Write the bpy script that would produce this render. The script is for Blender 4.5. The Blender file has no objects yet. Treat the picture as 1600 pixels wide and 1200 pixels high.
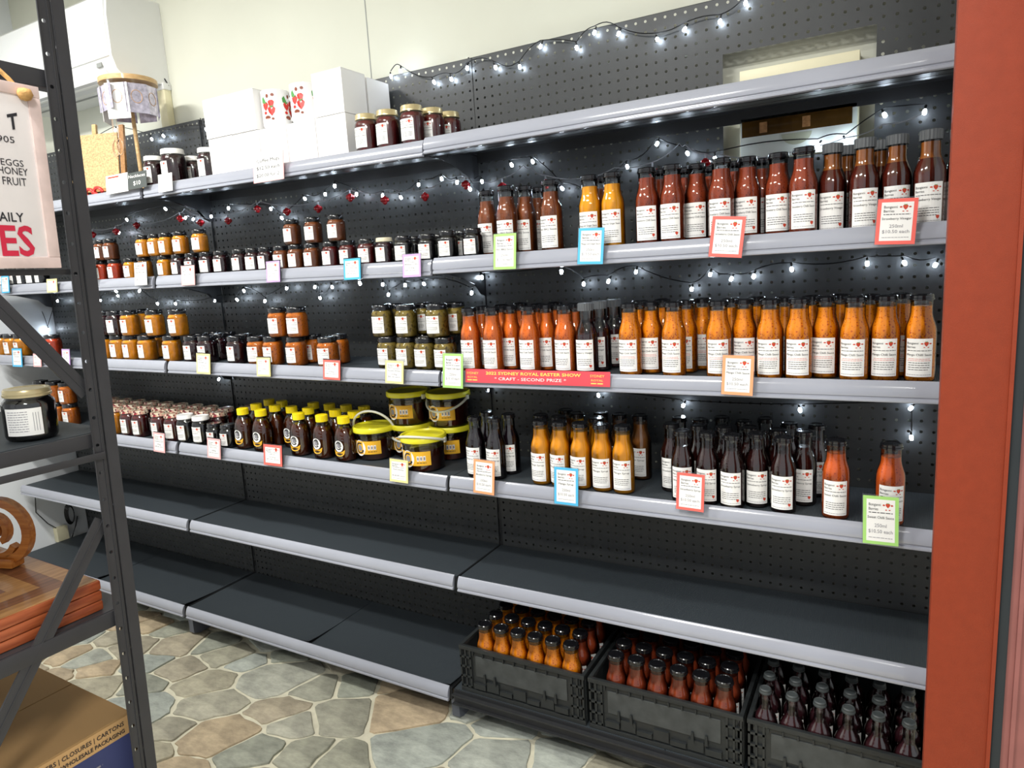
import bpy, bmesh, math, random
from mathutils import Vector, Matrix

# ------------------------------------------------------------------ camera, world, lights
scene = bpy.context.scene
COL = scene.collection
random.seed(7)
cam_data = bpy.data.cameras.new('camera')
cam_data.sensor_width = 36.0
cam_data.lens = 24.0123
cam_data.clip_start = 0.02
cam = bpy.data.objects.new('camera', cam_data)
COL.objects.link(cam)
cam.matrix_world = Matrix([[0.8744, -0.0293, 0.4843, 1.0888], [0.4816, 0.1744, -0.8589, -1.792], [-0.0593, 0.9842, 0.1666, 1.2983], [0.0, 0.0, 0.0, 1.0]])
scene.camera = cam

world = bpy.data.worlds.new('world')
scene.world = world
world.use_nodes = True
bgn = world.node_tree.nodes['Background']
bgn.inputs['Color'].default_value = (0.93, 0.96, 1.0, 1)
bgn.inputs['Strength'].default_value = 0.62

def area_light(name, loc, size, size_y, power, color=(1, 1, 1), rot=(0, 0, 0)):
    l = bpy.data.lights.new(name, 'AREA')
    l.shape = 'RECTANGLE'; l.size = size; l.size_y = size_y; l.energy = power; l.color = color
    o = bpy.data.objects.new(name, l); COL.objects.link(o)
    o.location = loc; o.rotation_euler = rot
    return o
# ceiling strip lights of the shop
for lx, ly, pw in ((-1.3, -1.25, 42), (0.1, -1.9, 42), (1.5, -2.5, 42)):
    area_light('ceiling_strip_light', (lx, ly, 2.6), 0.6, 0.14, pw, (1.0, 0.99, 0.96))
scene.view_settings.view_transform = 'Standard'
scene.view_settings.look = 'None'
scene.view_settings.exposure = 0.25
scene.view_settings.gamma = 1.0
scene.view_settings.use_curve_mapping = False

# ------------------------------------------------------------------ materials
def lin(h):
    h = h.lstrip('#')
    out = []
    for i in (0, 2, 4):
        c = int(h[i:i+2], 16) / 255
        out.append(c / 12.92 if c <= 0.04045 else ((c + 0.055) / 1.055) ** 2.4)
    return (*out, 1)

def bsdf(m):
    return m.node_tree.nodes['Principled BSDF']

def mat(name, col, rough=0.5, metal=0.0, coat=0.0, spec=0.5, var=0.0, vscale=20, bump=0.0, bscale=80, emit=None, estr=0, trans=0.0, ior=1.45):
    m = bpy.data.materials.new(name); m.use_nodes = True
    b = bsdf(m); nt = m.node_tree
    c = lin(col) if isinstance(col, str) else col
    b.inputs['Base Color'].default_value = c
    b.inputs['Roughness'].default_value = rough
    b.inputs['Metallic'].default_value = metal
    b.inputs['Coat Weight'].default_value = coat
    b.inputs['Coat Roughness'].default_value = 0.05
    b.inputs['Specular IOR Level'].default_value = spec
    b.inputs['Transmission Weight'].default_value = trans
    b.inputs['IOR'].default_value = ior
    if var:
        tc = nt.nodes.new('ShaderNodeTexCoord')
        n = nt.nodes.new('ShaderNodeTexNoise'); n.inputs['Scale'].default_value = vscale; n.inputs['Detail'].default_value = 4
        r = nt.nodes.new('ShaderNodeValToRGB')
        r.color_ramp.elements[0].position = 0.3; r.color_ramp.elements[1].position = 0.7
        r.color_ramp.elements[0].color = (*[x * (1 - var) for x in c[:3]], 1)
        r.color_ramp.elements[1].color = (*[min(1, x * (1 + var)) for x in c[:3]], 1)
        nt.links.new(tc.outputs['Object'], n.inputs['Vector'])
        nt.links.new(n.outputs['Fac'], r.inputs['Fac']); nt.links.new(r.outputs['Color'], b.inputs['Base Color'])
    if bump:
        tc = nt.nodes.new('ShaderNodeTexCoord')
        n = nt.nodes.new('ShaderNodeTexNoise'); n.inputs['Scale'].default_value = bscale; n.inputs['Detail'].default_value = 5
        bp = nt.nodes.new('ShaderNodeBump'); bp.inputs['Strength'].default_value = bump; bp.inputs['Distance'].default_value = 0.002
        nt.links.new(tc.outputs['Object'], n.inputs['Vector'])
        nt.links.new(n.outputs['Fac'], bp.inputs['Height']); nt.links.new(bp.outputs['Normal'], b.inputs['Normal'])
    if emit:
        b.inputs['Emission Color'].default_value = emit; b.inputs['Emission Strength'].default_value = estr
    return m

def speckled(name, base, fleck, amount=0.62, scale=260, rough=0.35):
    m = mat(name, base, 0.5, spec=0.2); nt = m.node_tree; b = bsdf(m)
    tc = nt.nodes.new('ShaderNodeTexCoord')
    n = nt.nodes.new('ShaderNodeTexNoise'); n.inputs['Scale'].default_value = scale; n.inputs['Detail'].default_value = 2
    n2 = nt.nodes.new('ShaderNodeTexNoise'); n2.inputs['Scale'].default_value = scale * 0.25
    r = nt.nodes.new('ShaderNodeValToRGB')
    r.color_ramp.elements[0].position = amount; r.color_ramp.elements[0].color = lin(base)
    r.color_ramp.elements[1].position = amount + 0.08; r.color_ramp.elements[1].color = lin(fleck)
    mx = nt.nodes.new('ShaderNodeMixRGB'); mx.blend_type = 'MULTIPLY'; mx.inputs['Fac'].default_value = 0.5
    nt.links.new(tc.outputs['Object'], n.inputs['Vector']); nt.links.new(tc.outputs['Object'], n2.inputs['Vector'])
    nt.links.new(n.outputs['Fac'], r.inputs['Fac']); nt.links.new(r.outputs['Color'], mx.inputs['Color1'])
    nt.links.new(n2.outputs['Fac'], mx.inputs['Color2'])
    mx2 = nt.nodes.new('ShaderNodeMixRGB'); mx2.inputs['Fac'].default_value = 0.85
    nt.links.new(mx.outputs['Color'], mx2.inputs['Color1']); nt.links.new(r.outputs['Color'], mx2.inputs['Color2'])
    nt.links.new(mx2.outputs['Color'], b.inputs['Base Color'])
    return m

def clear_glass(name, tint=(1, 1, 1, 1), strength=1.0):
    m = bpy.data.materials.new(name); m.use_nodes = True; nt = m.node_tree
    nt.nodes.remove(bsdf(m)); out = nt.nodes['Material Output']
    t = nt.nodes.new('ShaderNodeBsdfTransparent'); t.inputs['Color'].default_value = tint
    g = nt.nodes.new('ShaderNodeBsdfGlossy'); g.inputs['Roughness'].default_value = 0.04
    fr = nt.nodes.new('ShaderNodeFresnel'); fr.inputs['IOR'].default_value = 1.5
    mu = nt.nodes.new('ShaderNodeMath'); mu.operation = 'MULTIPLY'; mu.inputs[1].default_value = strength
    mx = nt.nodes.new('ShaderNodeMixShader')
    nt.links.new(fr.outputs['Fac'], mu.inputs[0]); nt.links.new(mu.outputs[0], mx.inputs['Fac'])
    nt.links.new(t.outputs['BSDF'], mx.inputs[1]); nt.links.new(g.outputs['BSDF'], mx.inputs[2])
    nt.links.new(mx.outputs['Shader'], out.inputs['Surface'])
    return m

M = {}
M['wall'] = mat('cream_wall_paint', '#d0d1c3', 0.75, var=0.03, vscale=3, bump=0.05, bscale=120)
M['wall_white'] = mat('white_wall_paint', '#dfe3e6', 0.6, var=0.02, vscale=3)
M['ceiling'] = mat('ceiling_paint', '#e8e6da', 0.8, var=0.02, vscale=2)
M['black_metal'] = mat('black_powder_coat', '#2b2c2e', 0.38, spec=0.5, var=0.08, vscale=30, bump=0.08, bscale=900)
M['panel'] = mat('black_pegboard_paint', '#383a3b', 0.42, spec=0.45, var=0.06, vscale=25, bump=0.08, bscale=900)
M['rack'] = mat('rack_grey_black', '#38383b', 0.42, spec=0.5, var=0.08, vscale=25, bump=0.06, bscale=600)
M['strip'] = mat('price_strip_plastic', '#9b9ea9', 0.16, coat=0.6, spec=0.6, var=0.05, vscale=6)
M['foot'] = mat('grey_foot', '#5b5f68', 0.5, var=0.05)
M['slot'] = mat('slot_black', '#0b0b0c', 0.6, var=0.05)
M['glass'] = clear_glass('bottle_glass', (0.96, 0.98, 0.97, 1), 1.4)
M['plastic_clear'] = clear_glass('clear_plastic', (0.93, 0.93, 0.93, 1), 1.6)
M['paper'] = mat('label_paper', '#f0efec', 0.6, var=0.015, vscale=40)
M['ink'] = mat('black_ink', '#26252a', 0.7, var=0.05)
M['greyink'] = mat('grey_ink', '#8d8b92', 0.7, var=0.05)
M['redink'] = mat('red_ink', '#c8442c', 0.6, var=0.12, vscale=200)
M['pinkink'] = mat('pink_ink', '#e0847c', 0.6, var=0.05)
M['cap_black'] = mat('black_cap', '#121215', 0.18, coat=0.6, var=0.05)
M['cap_grey'] = mat('grey_cap', '#55585b', 0.5, var=0.08, vscale=60)
M['lid_white'] = mat('white_lid', '#eceae6', 0.3, coat=0.3, var=0.02)
M['lid_gold'] = mat('gold_lid', '#c9b98e', 0.3, metal=0.55, var=0.06)
M['lid_cream'] = mat('cream_lid', '#d8cfb2', 0.35, var=0.05)
M['cap_yellow'] = mat('yellow_cap', '#f5d90a', 0.35, coat=0.2, var=0.04)
M['lid_lime'] = mat('yellow_green_lid', '#e6dd2e', 0.35, coat=0.2, var=0.05)
M['handle_white'] = mat('bucket_handle_plastic', '#d9d8c8', 0.4, var=0.04)
# sauces, jams and syrups
M['mango_chilli'] = speckled('mango_chilli_sauce', '#f89a10', '#c04a10', 0.57)
M['tropical_chilli'] = speckled('tropical_chilli_sauce', '#ee7c22', '#b83c10', 0.6)
M['sweet_chilli'] = speckled('sweet_chilli_sauce', '#e56c26', '#b23212', 0.6)
M['strawberry_chilli'] = speckled('strawberry_chilli_sauce', '#9e4222', '#682010', 0.6)
M['bbq'] = speckled('barbecue_sauce', '#8f4c26', '#5f2c14', 0.62)
M['mango_ginger'] = mat('mango_ginger_sauce', '#f2aa10', 0.5, spec=0.2, var=0.08, vscale=60)
M['mango_syrup'] = mat('mango_syrup_liquid', '#f2a60e', 0.5, spec=0.2, var=0.10, vscale=30)
M['mango_dark'] = mat('dark_mango_syrup_liquid', '#7a4a20', 0.3, coat=0.35, var=0.10, vscale=30)
M['vinegar'] = mat('strawberry_vinegar_liquid', '#5d2116', 0.12, coat=0.5, var=0.25, vscale=22)
M['vinegar_amber'] = mat('vinegar_neck_liquid', '#9a5a26', 0.12, coat=0.5, var=0.2, vscale=40)
M['purple_vinegar'] = mat('dark_berry_vinegar_liquid', '#3a1a20', 0.12, coat=0.5, var=0.2, vscale=40)
M['strawberry_syrup'] = mat('strawberry_syrup_liquid', '#31110f', 0.12, coat=0.5, var=0.25, vscale=30)
M['blueberry_syrup'] = mat('blueberry_syrup_liquid', '#1d0f17', 0.12, coat=0.5, var=0.2, vscale=30)
M['jam_red'] = mat('red_jam', '#63191b', 0.2, coat=0.5, var=0.3, vscale=40)
M['jam_dark'] = mat('dark_berry_jam', '#37121a', 0.2, coat=0.5, var=0.3, vscale=40)
M['jam_brown'] = mat('brown_relish', '#84461f', 0.35, spec=0.3, var=0.25, vscale=60)
M['jam_amber'] = mat('amber_marmalade', '#ee9e18', 0.35, spec=0.3, var=0.18, vscale=60)
M['jam_orange'] = speckled('orange_chutney', '#de7e20', '#8a3a12', 0.6, 200)
M['jam_tomato'] = mat('tomato_relish', '#d14a22', 0.35, spec=0.3, var=0.2, vscale=60)
M['jam_green'] = speckled('green_pickle', '#99823a', '#685422', 0.55, 120)
M['jam_black'] = mat('blackcurrant_jam', '#120e12', 0.15, coat=0.6, var=0.2)
M['honey'] = mat('amber_honey', '#55230c', 0.08, coat=0.6, var=0.3, vscale=18)
M['honey_tub'] = mat('dark_honey', '#4a1d10', 0.12, coat=0.6, var=0.25, vscale=18)

def floral_lid():
    m = mat('floral_lid', '#cdbfa5', 0.35, coat=0.2); nt = m.node_tree; b = bsdf(m)
    tc = nt.nodes.new('ShaderNodeTexCoord')
    v = nt.nodes.new('ShaderNodeTexVoronoi'); v.inputs['Scale'].default_value = 130
    r = nt.nodes.new('ShaderNodeValToRGB'); r.color_ramp.interpolation = 'CONSTANT'
    e = r.color_ramp.elements
    e[0].position = 0; e[0].color = lin('#c9bba0'); e[1].position = 0.38; e[1].color = lin('#8e2f35')
    for p_, c_ in ((0.52, '#d9cfb8'), (0.68, '#4f5a3c'), (0.78, '#c59a86'), (0.9, '#5c2228')):
        k = e.new(p_); k.color = lin(c_)
    s = nt.nodes.new('ShaderNodeSeparateColor')
    nt.links.new(tc.outputs['Object'], v.inputs['Vector']); nt.links.new(v.outputs['Color'], s.inputs['Color'])
    nt.links.new(s.outputs['Red'], r.inputs['Fac']); nt.links.new(r.outputs['Color'], b.inputs['Base Color'])
    return m
M['lid_floral'] = floral_lid()

def mat_rubber():
    m = mat('ribbed_rubber_mat', '#363c41', 0.55, spec=0.4); nt = m.node_tree; b = bsdf(m)
    tc = nt.nodes.new('ShaderNodeTexCoord')
    w = nt.nodes.new('ShaderNodeTexWave'); w.bands_direction = 'X'; w.inputs['Scale'].default_value = 90
    n = nt.nodes.new('ShaderNodeTexNoise'); n.inputs['Scale'].default_value = 400
    mx = nt.nodes.new('ShaderNodeMixRGB'); mx.inputs['Fac'].default_value = 0.4
    bp = nt.nodes.new('ShaderNodeBump'); bp.inputs['Strength'].default_value = 0.5; bp.inputs['Distance'].default_value = 0.002
    nt.links.new(tc.outputs['Object'], w.inputs['Vector']); nt.links.new(tc.outputs['Object'], n.inputs['Vector'])
    nt.links.new(w.outputs['Color'], mx.inputs['Color1']); nt.links.new(n.outputs['Color'], mx.inputs['Color2'])
    nt.links.new(mx.outputs['Color'], bp.inputs['Height']); nt.links.new(bp.outputs['Normal'], b.inputs['Normal'])
    return m
M['mat'] = mat_rubber()

def stone_mat():
    m = mat('paving_stone', '#8d8f86', 0.7, spec=0.3); nt = m.node_tree; b = bsdf(m)
    oi = nt.nodes.new('ShaderNodeObjectInfo'); tc = nt.nodes.new('ShaderNodeTexCoord')
    r = nt.nodes.new('ShaderNodeValToRGB'); e = r.color_ramp.elements
    e[0].position = 0; e[0].color = lin('#aab0aa'); e[1].position = 1; e[1].color = lin('#b8a88e')
    for p_, c_ in ((0.2, '#b2b7b1'), (0.4, '#b5ae9a'), (0.6, '#9ba096'), (0.8, '#c4b096')):
        k = e.new(p_); k.color = lin(c_)
    n = nt.nodes.new('ShaderNodeTexNoise'); n.inputs['Scale'].default_value = 9; n.inputs['Detail'].default_value = 9; n.inputs['Roughness'].default_value = 0.7
    mp = nt.nodes.new('ShaderNodeMapping'); mp.inputs['Scale'].default_value = (1, 2.2, 1); mp.inputs['Rotation'].default_value = (0, 0, 0.6)
    r2 = nt.nodes.new('ShaderNodeValToRGB'); r2.color_ramp.elements[0].position = 0.32; r2.color_ramp.elements[1].position = 0.72
    r2.color_ramp.elements[0].color = (0.5, 0.5, 0.49, 1); r2.color_ramp.elements[1].color = (1.2, 1.19, 1.13, 1)
    mx = nt.nodes.new('ShaderNodeMixRGB'); mx.blend_type = 'MULTIPLY'; mx.inputs['Fac'].default_value = 1
    bp = nt.nodes.new('ShaderNodeBump'); bp.inputs['Strength'].default_value = 0.6; bp.inputs['Distance'].default_value = 0.006
    nt.links.new(oi.outputs['Random'], r.inputs['Fac'])
    nt.links.new(tc.outputs['Object'], mp.inputs['Vector']); nt.links.new(mp.outputs['Vector'], n.inputs['Vector'])
    nt.links.new(n.outputs['Fac'], r2.inputs['Fac']); nt.links.new(r.outputs['Color'], mx.inputs['Color1']); nt.links.new(r2.outputs['Color'], mx.inputs['Color2'])
    nt.links.new(mx.outputs['Color'], b.inputs['Base Color'])
    nt.links.new(n.outputs['Fac'], bp.inputs['Height']); nt.links.new(bp.outputs['Normal'], b.inputs['Normal'])
    return m
M['stone'] = stone_mat()
M['grout'] = mat('pale_grout', '#cdc8b2', 0.85, var=0.12, vscale=20, bump=0.3, bscale=150)

def wood(name, c1, c2, scale=14, rough=0.4, axis=(1, 9, 9)):
    m = mat(name, c1, rough, coat=0.15); nt = m.node_tree; b = bsdf(m)
    tc = nt.nodes.new('ShaderNodeTexCoord'); mp = nt.nodes.new('ShaderNodeMapping'); mp.inputs['Scale'].default_value = axis
    n = nt.nodes.new('ShaderNodeTexNoise'); n.inputs['Scale'].default_value = scale; n.inputs['Detail'].default_value = 6
    r = nt.nodes.new('ShaderNodeValToRGB'); r.color_ramp.elements[0].position = 0.35; r.color_ramp.elements[1].position = 0.68
    r.color_ramp.elements[0].color = lin(c1); r.color_ramp.elements[1].color = lin(c2)
    nt.links.new(tc.outputs['Object'], mp.inputs['Vector']); nt.links.new(mp.outputs['Vector'], n.inputs['Vector'])
    nt.links.new(n.outputs['Fac'], r.inputs['Fac']); nt.links.new(r.outputs['Color'], b.inputs['Base Color'])
    return m
M['wood_red'] = wood('red_hardwood', '#8a3f22', '#b5623a', axis=(9, 1, 9))
M['wood_brown'] = wood('brown_hardwood', '#6b4028', '#8c5a38', axis=(9, 1, 9))
M['wood_pale'] = wood('pale_hardwood', '#9a6a3c', '#b98a55', axis=(9, 1, 9))
M['wood_carve'] = wood('carved_timber', '#a65c1c', '#c9813a', 18)
M['wood_light'] = wood('light_timber', '#c09a68', '#d6b583', 20, axis=(2, 2, 9))
M['cardboard'] = mat('cardboard', '#9c7b50', 0.8, var=0.07, vscale=6, bump=0.1, bscale=200)
M['cardboard_side'] = mat('cardboard_edge', '#c19a68', 0.8, var=0.05, vscale=8)
M['blue_print'] = mat('blue_carton_print', '#39406b', 0.7, var=0.08)
M['red_paint'] = mat('red_powder_coat', '#84331b', 0.5, spec=0.3, var=0.05, vscale=60, bump=0.35, bscale=1400)
M['maroon'] = mat('maroon_panel', '#8a5550', 0.55, var=0.08)
M['gasket'] = mat('rubber_gasket', '#20262a', 0.6, var=0.06)
M['white_box'] = mat('white_card_box', '#eeecea', 0.55, var=0.012, vscale=10)
M['ceramic'] = mat('white_ceramic', '#efefee', 0.12, coat=0.5, var=0.01)
M['leaf'] = mat('green_leaf_print', '#4f9a4a', 0.4, var=0.1)
M['berry_print'] = mat('strawberry_print', '#cf3329', 0.3, var=0.15, vscale=200)
M['brown_print'] = mat('brown_print', '#8a4a36', 0.3, var=0.1)
M['ac_white'] = mat('air_conditioner_plastic', '#e3e4e2', 0.3, coat=0.2, var=0.01)
M['ac_panel'] = mat('air_conditioner_gloss', '#eef0f0', 0.08, coat=0.6, var=0.01)
M['ac_dark'] = mat('slot_badge_joint_grey', '#8f928f', 0.5, var=0.05)  # one even grey for the air slot, badge and wall joint
M['wire_black'] = mat('black_cable', '#141416', 0.45, var=0.05)
M['wire_clear'] = mat('clear_cable', '#b9bcc4', 0.3, var=0.05)
M['bulb'] = mat('led_bulb', '#ffffff', 0.3, emit=(0.74, 0.86, 1.0, 1), estr=75, var=0.01)
M['berry'] = mat('red_glass_berry', '#b00f18', 0.1, coat=0.8, var=0.2, vscale=200)
M['crate'] = mat('black_crate_plastic', '#26292a', 0.4, spec=0.5, var=0.12, vscale=40, bump=0.1, bscale=300)
M['sign'] = mat('weathered_sign_paint', '#e6e0de', 0.6, var=0.05, vscale=14, bump=0.1, bscale=60)
M['sign_edge'] = mat('weathered_sign_frame', '#d9c3bd', 0.65, var=0.14, vscale=30, bump=0.2, bscale=60)
M['sign_red'] = mat('sign_red_letters', '#c62340', 0.6, var=0.08)
M['rope'] = mat('jute_rope', '#c79a5e', 0.85, var=0.2, vscale=120, bump=0.5, bscale=300)
M['straw'] = mat('glitter_straw_board', '#c9a878', 0.6, var=0.35, vscale=180, bump=0.5, bscale=300)
M['chalk'] = mat('chalkboard_grey', '#4a4f4d', 0.7, var=0.08)
M['bead'] = mat('bead_string', '#caa07a', 0.3, coat=0.5, var=0.3, vscale=300)
M['foil'] = mat('iridescent_card', '#c9c4d6', 0.15, metal=0.5, var=0.35, vscale=60)
M['red_bow'] = mat('red_ribbon', '#d63a34', 0.35, var=0.12)
M['banner'] = mat('prize_ribbon_red', '#e04a55', 0.4, coat=0.2, var=0.05)
M['banner_text'] = mat('ribbon_gold_text', '#f2d76a', 0.4, var=0.05)
M['switchboard'] = mat('switchboard_cream', '#e6dfbd', 0.4, var=0.02)
M['switch_grey'] = mat('switchboard_cover', '#d9dfd6', 0.35, var=0.02)
M['amber_window'] = mat('smoked_amber_window', '#4d3513', 0.12, coat=0.6, var=0.3, vscale=20)
for nm, hx in (('green', '#a6d977'), ('blue', '#4fb2de'), ('coral', '#f0695f'), ('orange', '#f2a173'), ('yellow', '#f0e29a'), ('lilac', '#c6a3dc'), ('pink', '#f3b3b3'), ('white', '#efefef')):
    M['tag_' + nm] = mat('tag_card_' + nm, hx, 0.5, var=0.02)

# ------------------------------------------------------------------ mesh helpers
class MB:
    def __init__(s):
        s.v = []; s.f = []; s.m = []
    def add(s, verts, faces, mi=0):
        o = len(s.v); s.v += [tuple(v) for v in verts]
        for f in faces:
            s.f.append(tuple(i + o for i in f)); s.m.append(mi)
        return s
    def box(s, x0, x1, y0, y1, z0, z1, mi=0, bev=0.0):
        if bev <= 0:
            vs = [(x, y, z) for z in (z0, z1) for y in (y0, y1) for x in (x0, x1)]
            return s.add(vs, [(0, 2, 3, 1), (4, 5, 7, 6), (0, 1, 5, 4), (2, 6, 7, 3), (0, 4, 6, 2), (1, 3, 7, 5)], mi)
        bm = bmesh.new(); bmesh.ops.create_cube(bm, size=1)
        for v in bm.verts:
            v.co = Vector(((x0 + x1) / 2 + v.co.x * (x1 - x0), (y0 + y1) / 2 + v.co.y * (y1 - y0), (z0 + z1) / 2 + v.co.z * (z1 - z0)))
        bmesh.ops.bevel(bm, geom=bm.edges[:], offset=bev, segments=2, affect='EDGES', profile=0.6)
        bm.verts.index_update()
        s.add([v.co[:] for v in bm.verts], [[v.index for v in f.verts] for f in bm.faces], mi); bm.free()
        return s
    def lathe(s, prof, n=20, c=(0, 0, 0), mi=0, sy=1.0, cap0=True, cap1=True):
        vs = []; fs = []
        for r, z in prof:
            for i in range(n):
                a = 2 * math.pi * i / n
                vs.append((c[0] + r * math.cos(a), c[1] + r * math.sin(a) * sy, c[2] + z))
        for j in range(len(prof) - 1):
            for i in range(n):
                k = (i + 1) % n
                fs.append((j * n + i, j * n + k, (j + 1) * n + k, (j + 1) * n + i))
        if cap0: fs.append(tuple(range(n - 1, -1, -1)))
        if cap1: fs.append(tuple((len(prof) - 1) * n + i for i in range(n)))
        return s.add(vs, fs, mi)
    def tube(s, pts, r, n=6, mi=0, closed=False):
        P = [Vector(p) for p in pts]; vs = []; fs = []; N = len(P)
        for i, p in enumerate(P):
            if closed: d = P[(i + 1) % N] - P[i - 1]
            else: d = P[min(i + 1, N - 1)] - P[max(i - 1, 0)]
            d.normalize()
            up = Vector((0, 0, 1)) if abs(d.z) < 0.9 else Vector((0, 1, 0))
            a = d.cross(up).normalized(); b = d.cross(a)
            rr = r[i] if isinstance(r, (list, tuple)) else r
            for k in range(n):
                t = 2 * math.pi * k / n
                vs.append(p + a * (rr * math.cos(t)) + b * (rr * math.sin(t)))
        M_ = N if closed else N - 1
        for i in range(M_):
            j = (i + 1) % N
            for k in range(n):
                q = (k + 1) % n
                fs.append((i * n + k, i * n + q, j * n + q, j * n + k))
        if not closed:
            fs.append(tuple(range(n - 1, -1, -1))); fs.append(tuple((N - 1) * n + k for k in range(n)))
        return s.add(vs, fs, mi)
    def prism(s, poly, axis, a, b, mi=0):
        # poly: 2D outline; extruded along axis from a to b
        n = len(poly)
        def P(u, v, w):
            return {'x': (w, u, v), 'y': (u, w, v), 'z': (u, v, w)}[axis]
        vs = [P(u, v, a) for u, v in poly] + [P(u, v, b) for u, v in poly]
        fs = [tuple(range(n)), tuple(range(2 * n - 1, n - 1, -1))] + [(i, (i + 1) % n + 0, (i + 1) % n + n, i + n) for i in range(n)]
        return s.add(vs, fs, mi)
    def build(s, name, mats, smooth=None, fix=True):
        me = bpy.data.meshes.new(name); me.from_pydata(s.v, [], s.f)
        if not isinstance(mats, (list, tuple)): mats = [mats]
        for m in mats: me.materials.append(M[m] if isinstance(m, str) else m)
        me.polygons.foreach_set('material_index', s.m)
        if fix:
            bm = bmesh.new(); bm.from_mesh(me); bmesh.ops.recalc_face_normals(bm, faces=bm.faces); bm.to_mesh(me); bm.free()
        if smooth is not None:
            me.polygons.foreach_set('use_smooth', [True] * len(me.polygons))
            me.set_sharp_from_angle(angle=math.radians(smooth))
        me.update()
        return me

def ob(name, mesh, parent=None, loc=(0, 0, 0), rot=(0, 0, 0), kind=None):
    o = bpy.data.objects.new(name, mesh); COL.objects.link(o)
    o.location = loc; o.rotation_euler = rot
    if parent: o.parent = parent
    if kind: o['kind'] = kind
    return o
def tag(o, label, cat, group=None):
    o['label'] = label; o['category'] = cat
    if group: o['group'] = group
    return o
def thing(name, label, cat, loc=(0, 0, 0), rot=(0, 0, 0), group=None):
    o = bpy.data.objects.new(name, None); COL.objects.link(o)
    o.empty_display_size = 0.05
    o.location = loc; o.rotation_euler = rot
    return tag(o, label, cat, group)
def structure(name, mesh, parent=None, loc=(0, 0, 0)):
    return ob(name, mesh, parent, loc, kind='structure' if parent is None else None)

ORD = ['leftmost', 'second from left', 'third from left', 'fourth from left', 'fifth from left', 'sixth from left', 'seventh from left', 'eighth from left', 'ninth from left', 'tenth from left', 'eleventh from left', 'twelfth from left', 'thirteenth from left', 'fourteenth from left']
def nth(i, n):
    if n == 1: return ''
    if i == n - 1: return 'rightmost'
    return ORD[i]

# ------------------------------------------------------------------ printing (text laid out as flat meshes)
_gl = {}
def glyphs(body, bold=0.0):
    key = (body, bold)
    if key not in _gl:
        cu = bpy.data.curves.new('lettering', 'FONT'); cu.body = body; cu.size = 1; cu.resolution_u = 2
        cu.align_x = 'LEFT'; cu.offset = bold
        o = bpy.data.objects.new('lettering', cu)
        me = bpy.data.meshes.new_from_object(o)
        vs = [(v.co.x, v.co.y) for v in me.vertices]; fs = [tuple(p.vertices) for p in me.polygons]
        x0 = min(v[0] for v in vs); x1 = max(v[0] for v in vs)
        _gl[key] = ([(x - x0, y) for x, y in vs], fs, x1 - x0)
        bpy.data.objects.remove(o); bpy.data.curves.remove(cu); bpy.data.meshes.remove(me)
    return _gl[key]
class Print:
    """flat artwork in (s, t) metres: s to the right, t up; turned into a mesh by a mapping function"""
    def __init__(s):
        s.items = []
    def rect(s, x0, y0, x1, y1, mi, lay=1, nx=1):
        vs = []; fs = []
        for i in range(nx + 1):
            x = x0 + (x1 - x0) * i / nx; vs += [(x, y0), (x, y1)]
        for i in range(nx): fs.append((2 * i, 2 * i + 2, 2 * i + 3, 2 * i + 1))
        s.items.append((vs, fs, mi, lay)); return s
    def poly(s, pts, mi, lay=1):
        s.items.append((list(pts), [tuple(range(len(pts)))], mi, lay)); return s
    def disc(s, x, y, rx, ry, mi, lay=1, n=12, rot=0.0):
        ca, sa = math.cos(rot), math.sin(rot)
        pts = []
        for i in range(n):
            a = 2 * math.pi * i / n; u = rx * math.cos(a); v = ry * math.sin(a)
            pts.append((x + u * ca - v * sa, y + u * sa + v * ca))
        return s.poly(pts, mi, lay)
    def ring(s, x, y, r0, r1, mi, lay=1, a0=0, a1=360, n=20):
        vs = []; fs = []
        for i in range(n + 1):
            a = math.radians(a0 + (a1 - a0) * i / n)
            vs += [(x + r0 * math.cos(a), y + r0 * math.sin(a)), (x + r1 * math.cos(a), y + r1 * math.sin(a))]
        for i in range(n): fs.append((2 * i, 2 * i + 1, 2 * i + 3, 2 * i + 2))
        s.items.append((vs, fs, mi, lay)); return s
    def text(s, body, x, y, size, mi, align='c', width=None, bold=0.0, lay=2, slope=0.0):
        vs, fs, w = glyphs(body, bold)
        k = size; kx = size if width is None else width / w
        off = {'c': -w * kx / 2, 'l': 0, 'r': -w * kx}[align]
        s.items.append(([(x + off + a * kx, y + b * k + slope * (off + a * kx)) for a, b in vs], fs, mi, lay)); return s
    def words(s, x0, x1, y, h, mi, seed=0, lay=1):
        rnd = random.Random(seed * 31 + int(y * 1e5)); x = x0
        while x < x1:
            w = min(rnd.uniform(2.2, 6) * h, x1 - x)
            s.rect(x, y, x + w, y + h, mi, lay); x += w + h * 0.9
        return s
    def berry(s, x, y, r, mi_red, mi_leaf=None, lay=1):
        s.poly([(x - r, y + r * 0.55), (x - r * 0.5, y + r), (x + r * 0.5, y + r), (x + r, y + r * 0.55), (x + r * 0.75, y - r * 0.3), (x, y - r * 1.15), (x - r * 0.75, y - r * 0.3)], mi_red, lay)
        if mi_leaf is not None:
            s.poly([(x - r * 0.7, y + r * 1.25), (x, y + r * 0.7), (x + r * 0.7, y + r * 1.25), (x, y + r * 1.1)], mi_leaf, lay + 1)
        return s
    def emit(s, mb, fn, eps=0.00025):
        for vs, fs, mi, lay in s.items:
            mb.add([fn(x, y, lay * eps) for x, y in vs], fs, mi)
def on_cylinder(r, z0):
    return lambda s_, t, e: ((r + e) * math.sin(s_ / r), -(r + e) * math.cos(s_ / r), z0 + t)
def on_front(y, x0=0, z0=0):
    return lambda s_, t, e: (x0 + s_, y - e, z0 + t)
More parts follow.
